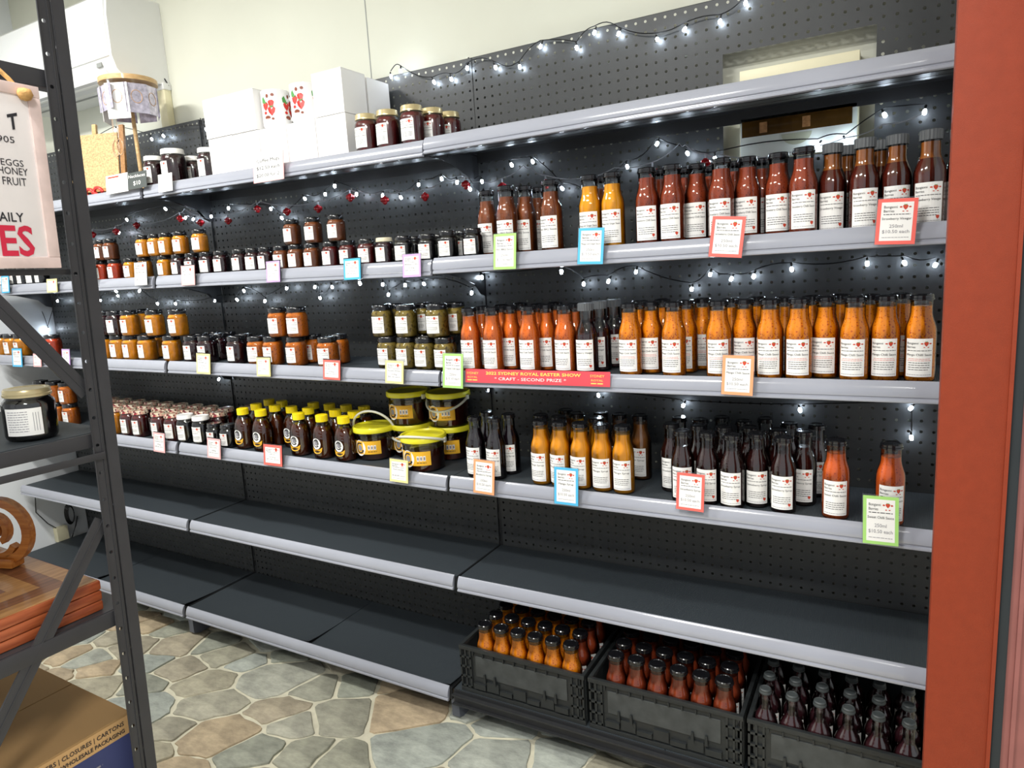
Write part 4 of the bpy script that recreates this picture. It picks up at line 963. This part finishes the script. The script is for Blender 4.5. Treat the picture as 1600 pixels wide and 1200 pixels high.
# ------------------------------------------------------------------ display pieces at the left of the top shelf
dx, dy = [(-1.3524, -0.15)][0]; dz = shelf_z(0, dx) + .0004
r = thing('earring_stand', 'wooden carousel stand hung with earring cards and necklaces', 'display stand', (dx, dy, dz))
H_ = 2.0324 - dz
ob('base', MB().lathe([(0, 0), (.06, 0), (.06, .010), (.055, .012), (0, .012)], 28, cap0=False, cap1=False).build('base', 'wood_light', smooth=40), r)
ob('pole', MB().lathe([(.007, .012), (.007, H_)], 12).build('pole', 'wood_light', smooth=40), r)
ob('disc', MB().lathe([(0, H_), (.096, H_), (.096, H_ + .016), (0, H_ + .018)], 40, cap0=False, cap1=False).build('disc', 'wood_light', smooth=40), r)
cards = [(-100, .11, .085, 'foil'), (-62, .08, .12, 'paper'), (-20, .075, .10, 'foil'), (20, .06, .10, 'foil'), (-140, .08, .12, 'paper'), (60, .07, .1, 'foil'), (110, .07, .1, 'foil'), (160, .07, .1, 'foil')]
for a, w, h, m_ in cards:
    t = math.radians(a); c = (.086 * math.cos(t), .086 * math.sin(t))
    cdm = MB().box(-w / 2, w / 2, -.0006, .0006, -h, 0)
    co = ob('earring_card', cdm.build('earring_card', m_), r, (c[0], c[1], H_ - .012), (0, 0, t + math.pi / 2))
    rg = MB().tube([(.018 * math.cos(2 * math.pi * i / 16), -.001, -.045 + .022 * math.sin(2 * math.pi * i / 16)) for i in range(16)], .0012, 5, closed=True)
    ob('ring', rg.build('ring', 'bead', smooth=60), co)
for a in (-125, -105, -85):
    t = math.radians(a); c = (.07 * math.cos(t), .07 * math.sin(t))
    lp = [(c[0] + .018 * math.sin(2 * math.pi * i / 20), c[1], H_ - .15 - .055 * (1 - math.cos(2 * math.pi * i / 20)) * .5 - .045) for i in range(20)]
    ob('necklace', MB().tube(lp, .0018, 5, closed=True).tube([(c[0], c[1], H_ - .195), (c[0], c[1], H_ - .002)], .0008, 4).build('necklace', 'bead', smooth=60), r)

ex, ey = [(-1.5829, -0.19)][0]; ez = shelf_z(0, ex) + .0004
r = thing('tabletop_easel', 'small timber easel with glittery straw board behind rack post', 'easel', (ex, ey, ez), (math.radians(-8), 0, math.radians(22)))
ob('board', MB().box(-.115, .10, -.004, .002, .035, .245, bev=.001).build('board', 'straw'), r)
for sx in (-.085, .112): ob('leg', MB().box(sx - .009, sx + .009, .003, .014, .004, .275).build('leg', 'wood_pale'), r)
ob('rear_leg', MB().tube([(0, .012, .25), (0, .085, .019)], .006, 6).build('rear_leg', 'wood_pale'), r)
ob('ledge', MB().box(-.125, .12, -.022, .003, .022, .034).build('ledge', 'wood_pale'), r)
ob('finial', MB().box(-.008, .008, .003, .014, .245, .285).build('finial', 'wood_light'), r)

bxp = [(-1.52, -0.235)][0]
r = thing('ribbon_bow', 'red ribbon bow lying on top shelf beside rack post', 'bow', (bxp[0], bxp[1], shelf_z(0, bxp[0]) + .0004))
for sx in (-1, 1):
    vs = [(sx * (.028 - .024 * math.cos(t)), -.012 * math.sin(t) * .4, .016 + .015 * math.sin(t)) for t in [2 * math.pi * i / 14 for i in range(14)]]
    ob('loop', MB().tube(vs, .006, 6, closed=True).build('loop', 'red_bow', smooth=60), r)
ob('knot', MB().lathe([(0, .006), (.008, .009), (.010, .016), (.008, .023), (0, .026)], 10, cap0=False, cap1=False).build('knot', 'red_bow', smooth=60), r)
ob('tail', MB().tube([(0, 0, .014), (.02, -.008, .010), (.042, -.012, .0045)], [.005, .006, .004], 6).build('tail', 'red_bow', smooth=60), r)

def small_card(u_, name, label, body, texts, cat='card', tilt=-6):
    x, z, w, h, y = u_
    r = tag(ob(name, MB().box(-w / 2, w / 2, 0, .0015, -h / 2, h / 2).build(name, body), None, (x, y, z), (math.radians(tilt), 0, 0)), label, cat)
    P = Print()
    for t_ in texts: P.text(*t_[:3], t_[3], t_[4], 'c', width=t_[5], slope=t_[6] if len(t_) > 6 else 0)
    if not texts:
        for i in range(4): P.words(-w * .4, w * .4, h * (.25 - .16 * i), h * .03, 2, i)
        P.rect(-w * .4, h * .34, w * .1, h * .42, 3)
    mb = MB(); P.emit(mb, on_front(-.0002)); ob('print', mb.build('print', INKS, fix=False), r)
small_card([-1.3032, 1.6729, 0.1285, 0.0633, -0.28], 'info_card', 'white info card with red heading clipped on top shelf edge', 'paper', [])
c4 = [-1.1858, 1.6717, 0.1051, 0.0557, -0.281]
small_card(c4, 'chalk_sign', 'grey chalkboard sign reading Necklaces $10 on top shelf edge', 'chalk', [('Necklaces', 0, c4[3] * .18, c4[3] * .26, 0, c4[2] * .88), ('$10', 0, -c4[3] * .28, c4[3] * .36, 0, c4[2] * .38)], 'sign')
small_card([-1.0367, 1.6468, 0.0726, 0.0582, -0.282], 'blank_card', 'blank white card leaning before the largest white-lidded jar', 'paper', [('-', 0, 0, .002, 0, .002)])
c5 = [-0.5492, 1.6383, 0.1278, 0.0828, -0.283]
r5 = small_card(c5, 'mug_price_sign', 'handwritten coffee mugs price sign on the top shelf edge', 'tag_pink', [])
o5 = [o for o in COL.objects if o.name.startswith('mug_price_sign')][0]
for ch in list(o5.children): bpy.data.objects.remove(ch)
P = Print(); w, h = c5[2], c5[3]
P.rect(-w * .46, -h * .44, w * .46, h * .46, 0, 0)
P.text('Coffee Mugs', 0, h * .20, h * .17, 1, 'c', width=w * .74); P.text('$12.50 each', 0, -h * .06, h * .17, 1, 'c', width=w * .76); P.text('$20.00 for 2.', 0, -h * .32, h * .17, 1, 'c', width=w * .78)
mb = MB(); P.emit(mb, on_front(-.0002)); ob('print', mb.build('print', INKS, fix=False), o5)

# ------------------------------------------------------------------ fairy lights and berry garland
BULB = MB().lathe([(0, -.0075), (.003, -.0065), (.0042, -.003), (.0040, .0015), (.0022, .0045)], 10, cap0=False, cap1=False, mi=0)
BULB.lathe([(.0022, .0045), (.0024, .013), (.001, .014)], 8, cap0=False, mi=1)
BULB = BULB.build('bulb', ['bulb', 'wire_black'], smooth=60)
def sag_path(pts, rnd, amp):
    out = []
    for i in range(len(pts) - 1):
        a, b = Vector(pts[i]), Vector(pts[i + 1]); n = 6
        ph = rnd.uniform(-1, 1) * amp
        for k in range(n):
            t = k / n; p = a.lerp(b, t); p.z += .014 + ph * math.sin(math.pi * t); p.y += .3 * abs(ph) * math.sin(math.pi * t); out.append(p)
    e = Vector(pts[-1]); e.z += .014; out.append(e)
    return out
def light_string(label, pts, wire, amp, seed):
    rnd = random.Random(seed)
    r = thing('fairy_light_string', label, 'fairy lights', pts[0], group='fairy light strings')
    o_ = Vector(pts[0]); loc = [Vector(p) - o_ for p in pts]
    ob('cable', MB().tube(sag_path(loc, rnd, amp), .0014, 5).build('cable', wire, smooth=60), r)
    for p in loc: ob('bulb', BULB, r, p, (rnd.uniform(-.5, .5), rnd.uniform(-.6, .6), 0))
light_string('black-cable fairy lights pinned along the top of right pegboard', [(-0.2723, -0.014, 1.8983), (-0.2344, -0.014, 1.908), (-0.1166, -0.014, 1.8544), (-0.0554, -0.014, 1.8525), (0.0016, -0.014, 1.8719), (0.094, -0.014, 1.8566), (0.1707, -0.014, 1.8442), (0.238, -0.014, 1.8838), (0.3419, -0.014, 1.8601), (0.3936, -0.014, 1.8872), (0.4592, -0.014, 1.8707), (0.5582, -0.014, 1.837), (0.6269, -0.014, 1.8464), (0.7106, -0.014, 1.846), (0.769, -0.014, 1.8738)], 'wire_black', 0.012, 15)
light_string('short fairy light string hung behind the earring stand', [(-1.8452, -0.02, 1.9139), (-1.6717, -0.02, 1.9423), (-1.4498, -0.02, 1.877), (-1.3779, -0.02, 1.8788), (-1.1303, -0.02, 1.8665)], 'wire_black', 0.01, 5)
light_string('fairy lights under the top shelf over the small jam jars', [(-1.9673, -0.03, 1.5365), (-1.7334, -0.03, 1.5429), (-1.6684, -0.03, 1.5893), (-1.2997, -0.11, 1.595), (-1.2982, -0.03, 1.565), (-1.2545, -0.03, 1.5564), (-1.151, -0.03, 1.5569), (-1.051, -0.03, 1.5779), (-0.8346, -0.03, 1.5556), (-0.7865, -0.03, 1.5207), (-0.6679, -0.03, 1.574), (-0.5734, -0.03, 1.5791), (-0.4544, -0.11, 1.5872), (-0.4387, -0.03, 1.5653), (-0.332, -0.03, 1.5504), (-0.2622, -0.03, 1.5375), (-0.19, -0.03, 1.5683), (-0.1039, -0.03, 1.5756), (-0.0502, -0.03, 1.5604), (-0.0073, -0.03, 1.5357), (0.0358, -0.03, 1.5527)], 'wire_black', 0.012, 21)
light_string('fairy lights under the top shelf over the sauce bottles', [(0.1359, -0.03, 1.587), (0.2029, -0.03, 1.5874), (0.2884, -0.03, 1.5061), (0.3535, -0.03, 1.4825), (0.4761, -0.03, 1.5408), (0.557, -0.03, 1.5871), (0.6324, -0.03, 1.554), (0.6992, -0.03, 1.5334), (0.929, -0.03, 1.5324), (0.9866, -0.03, 1.5343), (1.0606, -0.03, 1.5786), (1.1356, -0.03, 1.5735)], 'wire_black', 0.014, 12)
light_string('fairy lights under the second shelf over jars and pickles', [(-2.4392, -0.028, 1.229), (-2.4051, -0.028, 1.1436), (-2.2821, -0.028, 1.2756), (-1.9445, -0.028, 1.2684), (-1.8134, -0.028, 1.2836), (-1.4591, -0.248, 1.3024), (-1.3144, -0.248, 1.2994), (-1.5501, -0.028, 1.2435), (-1.4352, -0.028, 1.2403), (-1.1937, -0.028, 1.2459), (-1.0706, -0.028, 1.2446), (-1.0261, -0.028, 1.2764), (-0.9206, -0.028, 1.2353), (-0.8025, -0.028, 1.2773), (-0.666, -0.028, 1.2764), (-0.6475, -0.028, 1.2383), (-0.5862, -0.028, 1.2733), (-0.2692, -0.248, 1.2832), (-0.3659, -0.028, 1.2729), (-0.3459, -0.028, 1.239), (-0.2752, -0.028, 1.2671), (-0.2021, -0.028, 1.2681), (-0.0266, -0.028, 1.2339), (0.0042, -0.028, 1.2785)], 'wire_black', 0.014, 24)
light_string('fairy lights under the second shelf over orange sauces', [(0.0132, -0.028, 1.2781), (0.3756, -0.248, 1.2841), (0.3401, -0.028, 1.2455), (0.4133, -0.028, 1.2494), (0.4915, -0.028, 1.2712), (0.6378, -0.028, 1.2202), (0.685, -0.028, 1.2551), (0.7365, -0.028, 1.2416), (0.7896, -0.028, 1.2454), (0.8755, -0.028, 1.258), (1.0349, -0.028, 1.2626), (1.108, -0.028, 1.2599), (1.1673, -0.028, 1.2525)], 'wire_black', 0.012, 13)
light_string('sparse fairy lights strung under the third shelf', [(-1.2373, -0.024, 0.9366), (0.0047, -0.024, 0.9349), (0.3691, -0.024, 0.9325), (0.61, -0.024, 0.9139), (0.8969, -0.024, 0.9156), (1.1323, -0.024, 0.9315), (1.1346, -0.024, 0.8625)], 'wire_black', 0.004, 7)

BERRY = MB()
for a, (bx_, by_, bz_) in enumerate(((0, 0, -.008), (.006, .002, -.001), (-.006, -.002, -.001), (.002, -.006, -.002), (-.001, .006, -.001), (.0, .0, .003))):
    BERRY.lathe([((.0082) * math.sin(math.pi * i / 6), -.0082 * math.cos(math.pi * i / 6)) for i in range(7)], 10, (bx_, by_, bz_), cap0=False, cap1=False)
BERRY.lathe([(.0022, .006), (.0022, .020), (.0008, .021)], 6, cap0=False, mi=1)
BERRY = BERRY.build('berry', ['berry', 'wire_clear'], smooth=60)
bp = [((-1.9137, -0.045, 1.5645), False), ((-1.8938, -0.045, 1.5683), True), ((-1.7483, -0.045, 1.562), False), ((-1.7288, -0.045, 1.5682), True), ((-1.6365, -0.045, 1.5861), False), ((-1.5862, -0.045, 1.5819), True), ((-1.4546, -0.045, 1.5608), False), ((-1.3113, -0.045, 1.5847), True), ((-1.2647, -0.055, 1.5943), False), ((-1.1962, -0.045, 1.5603), True), ((-1.1153, -0.045, 1.5486), False), ((-1.0439, -0.045, 1.5538), True), ((-0.8842, -0.045, 1.5815), True), ((-0.8706, -0.045, 1.5845), False), ((-0.7423, -0.045, 1.5592), True), ((-0.5967, -0.045, 1.5557), True), ((-0.4535, -0.045, 1.5778), True), ((-0.314, -0.045, 1.5554), True), ((-0.2142, -0.045, 1.5546), False), ((-0.1591, -0.045, 1.5507), True), ((-0.0944, -0.045, 1.566), False), ((-0.0105, -0.045, 1.5693), True), ((0.0339, -0.045, 1.55), False), ((0.1106, -0.045, 1.5503), True), ((0.1821, -0.045, 1.5782), False), ((0.2055, -0.045, 1.5686), False), ((0.2473, -0.045, 1.5433), True), ((0.3599, -0.045, 1.5238), False), ((0.4467, -0.045, 1.5397), False), ((0.5472, -0.045, 1.5401), True), ((0.6178, -0.045, 1.577), False), ((0.6304, -0.045, 1.5723), False), ((0.6797, -0.045, 1.5448), True), ((0.7146, -0.045, 1.5388), False), ((0.7955, -0.045, 1.5241), False), ((0.838, -0.045, 1.5244), False), ((0.9064, -0.045, 1.5323), False), ((0.9848, -0.045, 1.5394), False), ((1.0589, -0.045, 1.5568), False), ((1.1296, -0.045, 1.5669), False)]
o_ = Vector(bp[0][0]); r = thing('berry_garland', 'clear garland with red glass berries draped under top shelf', 'garland', o_)
path = []
for i in range(len(bp) - 1):
    a, b = Vector(bp[i][0]) - o_, Vector(bp[i + 1][0]) - o_
    for k in range(5):
        t = k / 5; p = a.lerp(b, t); p.z -= .006 * math.sin(math.pi * t); path.append(p)
path.append(Vector(bp[-1][0]) - o_)
ob('cable', MB().tube(path, .0012, 5).build('cable', 'wire_clear', smooth=60), r)
for i, (p, isb) in enumerate(bp):
    if isb:
        q = Vector(p) - o_; q.z -= .021; ob('berry', BERRY, r, q, (0, 0, i * 1.3))

# ------------------------------------------------------------------ dark storage rack at the left
RK = Matrix([[0.9995, -0.0003, 0.0322, 0.0692], [-0.0003, 0.9998, 0.0182, -1.2479], [-0.0322, -0.0182, 0.9993, 0.0], [0.0, 0.0, 0.0, 1.0]])
rack = thing('storage_rack', 'dark grey slotted-angle storage rack in the left foreground', 'rack')
rack.matrix_world = RK
ZT = 1.95
pm = MB()
perforated(pm, -.034, -.022, .02, ZT, .040, .0026, .0, axis='x')
pm.box(-.0011, .0, -.022, -.018, 0, ZT); pm.box(-.0035, -.0024, -.019, -.0155, 0, ZT); pm.box(-.0011, .0012, -.016, .0, 0, ZT)
pm.box(-.0005, .0014, -.0346, -.0334, 0, ZT); pm.box(-.0005, .0014, -.0226, -.0214, 0, ZT)
perforated(pm, -.052, -.001, .02, ZT, .058, .0036, .0, axis='y')
ob('post', pm.build('post', 'rack', fix=False), rack)
RB = {'beams': [('top', -0.03, -0.004, -0.42, -0.0045, 1.5667, 1.5886), ('undersign', -0.03, -0.004, -0.42, -0.0045, 1.3257, 1.3337), ('shelf', -0.03, -0.004, -0.42, -0.0045, 1.0829, 1.1029), ('rail', 0.0022, 0.0045, -0.42, -0.02, 1.0651, 1.0754), ('lower', -0.03, -0.004, -0.42, -0.0045, 0.8095, 0.8335)], 'braces': [((-0.1492, 1.3256), (-0.0304, 1.1612), 0.021), ((-0.031, 0.9746), (-0.2109, 0.7182), 0.022)], 'shelves': [(1.1039, 'mat'), (0.8345, 'rack'), (1.5886, 'rack')]}
for nm, x0, x1, y0, y1, z0, z1 in RB['beams']: ob('beam', MB().box(x0, x1, y0, y1, z0, z1, bev=.0012).build('beam', 'rack', smooth=40), rack)
def brace(a, b, w, x0):
    d = Vector((0, b[0] - a[0], b[1] - a[1])).normalized(); n = Vector((0, -d.z, d.y)) * (w / 2)
    poly = [(a[0] + n.y, a[1] + n.z), (b[0] + n.y, b[1] + n.z), (b[0] - n.y, b[1] - n.z), (a[0] - n.y, a[1] - n.z)]
    mb = MB().prism(poly, 'x', x0, x0 + .003)
    k = Vector((0, n.y, n.z)) * .06
    mid = [(a[0] + k.y, a[1] + k.z), (b[0] + k.y, b[1] + k.z), (b[0] - k.y, b[1] - k.z), (a[0] - k.y, a[1] - k.z)]
    mb.prism(mid, 'x', x0 + .003, x0 + .0042)
    return mb.build('brace', 'rack')
for a, b, w in RB['braces']: ob('brace', brace(a, b, w, -.008), rack)
for z0, m_ in RB['shelves']: ob('shelf_board', MB().box(-.85, -.008, -.42, -.004, z0 - .004, z0).build('shelf_board', m_), rack)
for xx, yy in ((-.86, 0), (0, -.43), (-.86, -.43)):
    ob('post', MB().box(xx, xx + .004, yy - .045 if yy == 0 else yy, yy if yy == 0 else yy + .045, 0, ZT).build('post', 'rack'), rack)

def on_rack(root, loc, rz=0.0):
    root.matrix_world = RK @ Matrix.Translation(loc) @ Matrix.Rotation(rz, 4, 'Z')
rj = place('rack_jar', 0, 0, 0, 'dark jar with gold lid on the storage rack shelf', rz=0)
on_rack(rj, (-0.0542, -0.0828, 1.1043), 0.85)
# cutting boards
def board(z, w, d, t, label, inset):
    r = thing('cutting_board', label, 'cutting board', group='cutting boards on the rack')
    on_rack(r, ((-0.02, -0.037)[0], (-0.02, -0.037)[1], z))
    ob('slab', MB().box(-w, 0, -d, 0, 0, t, bev=.003).build('slab', 'wood_red', smooth=40), r)
    if inset:
        b = [0, .026, .052, .082]; ms = ['wood_pale', 'wood_brown', 'wood_pale']
        for i, m_ in enumerate(ms):
            a0, a1 = b[i] + .003, b[i + 1] + .003; o1 = t + .0006 - .0001 * i
            for q in ((-w + a0, -a0, -a1, -a0), (-w + a0, -a0, -d + a0, -d + a1), (-w + a0, -w + a1, -d + a1, -a1), (-a1, -a0, -d + a1, -a1)):
                ob('inlay_strip', MB().box(q[0], q[1], q[2], q[3], t - .001, o1).build('inlay_strip', m_), r)
        ob('inlay_strip', MB().box(-w + .085, -.085, -d + .085, -.085, t - .001, t + .0006).build('inlay_strip', 'wood_brown'), r)
bz = (0.835, 0.0149)
board(bz[0], .44, .36, bz[1], 'lower red hardwood cutting board on the rack', False)
board(bz[0] + bz[1] + .0006, .44, .36, bz[1], 'middle red hardwood cutting board on the rack', False)
board(bz[0] + 2 * bz[1] + .0012, .44, .36, bz[1], 'top hardwood cutting board with inlaid rectangular border', True)
# carved scroll ornament
cv = thing('wooden_carving', 'carved orange timber scroll ornament standing on the cutting boards', 'ornament')
on_rack(cv, (-0.2019, -0.0744, 0.8822), .35)
def scroll(cx, cz, r0, r1, a0, a1, w0, w1, n=26):
    mb = MB(); pts = []
    vs = []; fs = []
    for i in range(n + 1):
        t = i / n; a = math.radians(a0 + (a1 - a0) * t); rr = r0 + (r1 - r0) * t; w = w0 + (w1 - w0) * t
        for dr, yy in ((-w / 2, -.006), (w / 2, -.006), (w / 2, .006), (-w / 2, .006)):
            vs.append((cx + (rr + dr) * math.cos(a), yy, cz + (rr + dr) * math.sin(a)))
    for i in range(n):
        for k in range(4): fs.append((i * 4 + k, i * 4 + (k + 1) % 4, i * 4 + 4 + (k + 1) % 4, i * 4 + 4 + k))
    fs += [(0, 1, 2, 3), (n * 4 + 3, n * 4 + 2, n * 4 + 1, n * 4)]
    return mb.add(vs, fs)
ob('outer_scroll', scroll(0, .058, .046, .046, -80, 235, .014, .012).build('outer_scroll', 'wood_carve', smooth=40), cv)
ob('inner_scroll', scroll(-.012, .062, .024, .010, -60, 380, .009, .005).build('inner_scroll', 'wood_carve', smooth=40), cv)
ob('leaf_cutwork', scroll(-.006, .050, .034, .030, 190, 330, .007, .010).build('leaf_cutwork', 'wood_carve', smooth=40), cv)
ob('foot_block', MB().box(-.05, .02, -.012, .012, 0, .016, bev=.003).build('foot_block', 'wood_carve', smooth=40), cv)
# carton under the rack
ct = thing('cardboard_carton', 'flat cardboard carton with blue print beneath the storage rack', 'carton')
on_rack(ct, ((-0.03, -0.0135, 0.6483)[0], (-0.03, -0.0135, 0.6483)[1], 0.001))
cw, cdp, ch_ = .50, .46, (-0.03, -0.0135, 0.6483)[2]
ob('walls', MB().box(-cw, 0, -cdp, 0, 0, ch_ - .004).build('walls', 'cardboard_side'), ct)
ob('top_flap', MB().box(-cw, -cw * .32, -cdp, 0, ch_ - .0038, ch_).build('top_flap', 'cardboard'), ct)
ob('top_flap', MB().box(-cw * .316, 0, -cdp, 0, ch_ - .0038, ch_ - .0004).build('top_flap', 'cardboard'), ct)
P = Print()
P.rect(-cdp, -.30, 0, -.034, 0, 0)
P.text('CONTAINERS | CLOSURES | CARTONS', -.012, -.0165, .010, 1, 'r', width=.155, bold=.01); P.text('WHOLESALE PACKAGING', -.012, -.0285, .009, 1, 'r', width=.095, bold=.02)
for i in range(4): P.words(-.2, -.05, -.06 - .012 * i, .003, 2, i)
mb = MB(); P.emit(mb, on_side(.0003, 0, ch_)); ob('side_print', mb.build('side_print', ['blue_print', 'ink', 'greyink'], fix=False), ct)
# hanging sign
sg = thing('hanging_sign', 'weathered white farm shop sign hung on the rack by a rope', 'sign')
on_rack(sg, (0.004, -0.0536, 1.5601))
sw, sh = .34, 0.2255
ob('sign_board', MB().box(.002, .010, -sw, 0, -sh, 0, bev=.002).build('sign_board', 'sign', smooth=40), sg)
fr = MB()
for q in ((-sw, 0, -.014, 0), (-sw, 0, -sh, -sh + .014), (-.014, 0, -sh + .014, -.014), (-sw, -sw + .014, -sh + .014, -.014)): fr.box(.009, .0125, q[0], q[1], q[2], q[3], bev=.001)
ob('frame', fr.build('frame', 'sign_edge', smooth=40), sg)
P = Print()
SC = [('T', -0.0287, -0.0537, 0.0254, 0, 0.0116, 0.03, 0.35), ('1905', -0.0355, -0.0729, 0.011, 0, 0.0235, 0.0, 0.0), ('EGGS', -0.0289, -0.1004, 0.0112, 0, 0.0253, 0.0, 0.0), ('HONEY', -0.0251, -0.1108, 0.0124, 0, 0.0333, 0.0, 0.0), ('FRUIT', -0.0282, -0.1236, 0.0135, 0, 0.0269, 0.0, 0.0), ('DAILY', -0.0369, -0.1681, 0.0158, 0, 0.037, 0.01, 0.0), ('ES', -0.0287, -0.2092, 0.0517, 1, 0.0379, 0.02, 0.0)]
for body, s_, t_, size, mi, w_, bold, slope in SC:
    P = Print(); P.text(body, s_, t_, size, mi, 'r', width=w_, bold=bold, slope=slope)
    mb = MB(); P.emit(mb, on_side(.0103)); ob('lettering', mb.build('lettering', ['ink', 'sign_red'], fix=False), sg)
ob('rope', MB().tube([(.012, -.02, -.012), (.006, -.03, .004), (-.006, -.05, .03), (-.01, -.09, .05)], .003, 6).build('rope', 'rope', smooth=60), sg)
ob('rope_knot', MB().lathe([(0, -.008), (.006, -.006), (.009, 0), (.007, .006), (0, .008)], 10, (.016, -.019, -.013), cap0=False, cap1=False).build('rope_knot', 'rope', smooth=60), sg)

# ------------------------------------------------------------------ cables and adapter on the left wall
wl = -2.432
pa = thing('power_adapter', 'white power adapter on left wall with trailing black cables', 'adapter', (wl, -0.1209, 0.1589))
ob('adapter_body', MB().box(.0, .034, -.026, .026, -.036, .036, bev=.004).build('adapter_body', 'switchboard', smooth=40), pa)
ob('lead', MB().tube([(.02, -.02, .036), (.015, -.05, .07), (.012, -.09, .14), (.01, -.08, .21), (.012, -.05, .26)], .0022).build('lead', 'wire_black', smooth=60), pa)
cc = thing('coiled_cable', 'coil of black cable hanging on left wall under fifth shelf', 'cable', (wl + .008, -0.0662, 0.2378))
for i in range(5):
    ob('loop', MB().tube([(.004 * i, (.022 - .002 * i) * math.cos(t), (.052 - .003 * i) * math.sin(t)) for t in [2 * math.pi * q / 20 for q in range(20)]], .0018, 5, closed=True).build('loop', 'wire_black', smooth=60), cc)
ob('tail', MB().tube([(.01, .03, -.02), (.012, .015, -.06), (.012, -.01, -.11), (.01, -.03, -.15)], .003).build('tail', 'wire_black', smooth=60), cc)
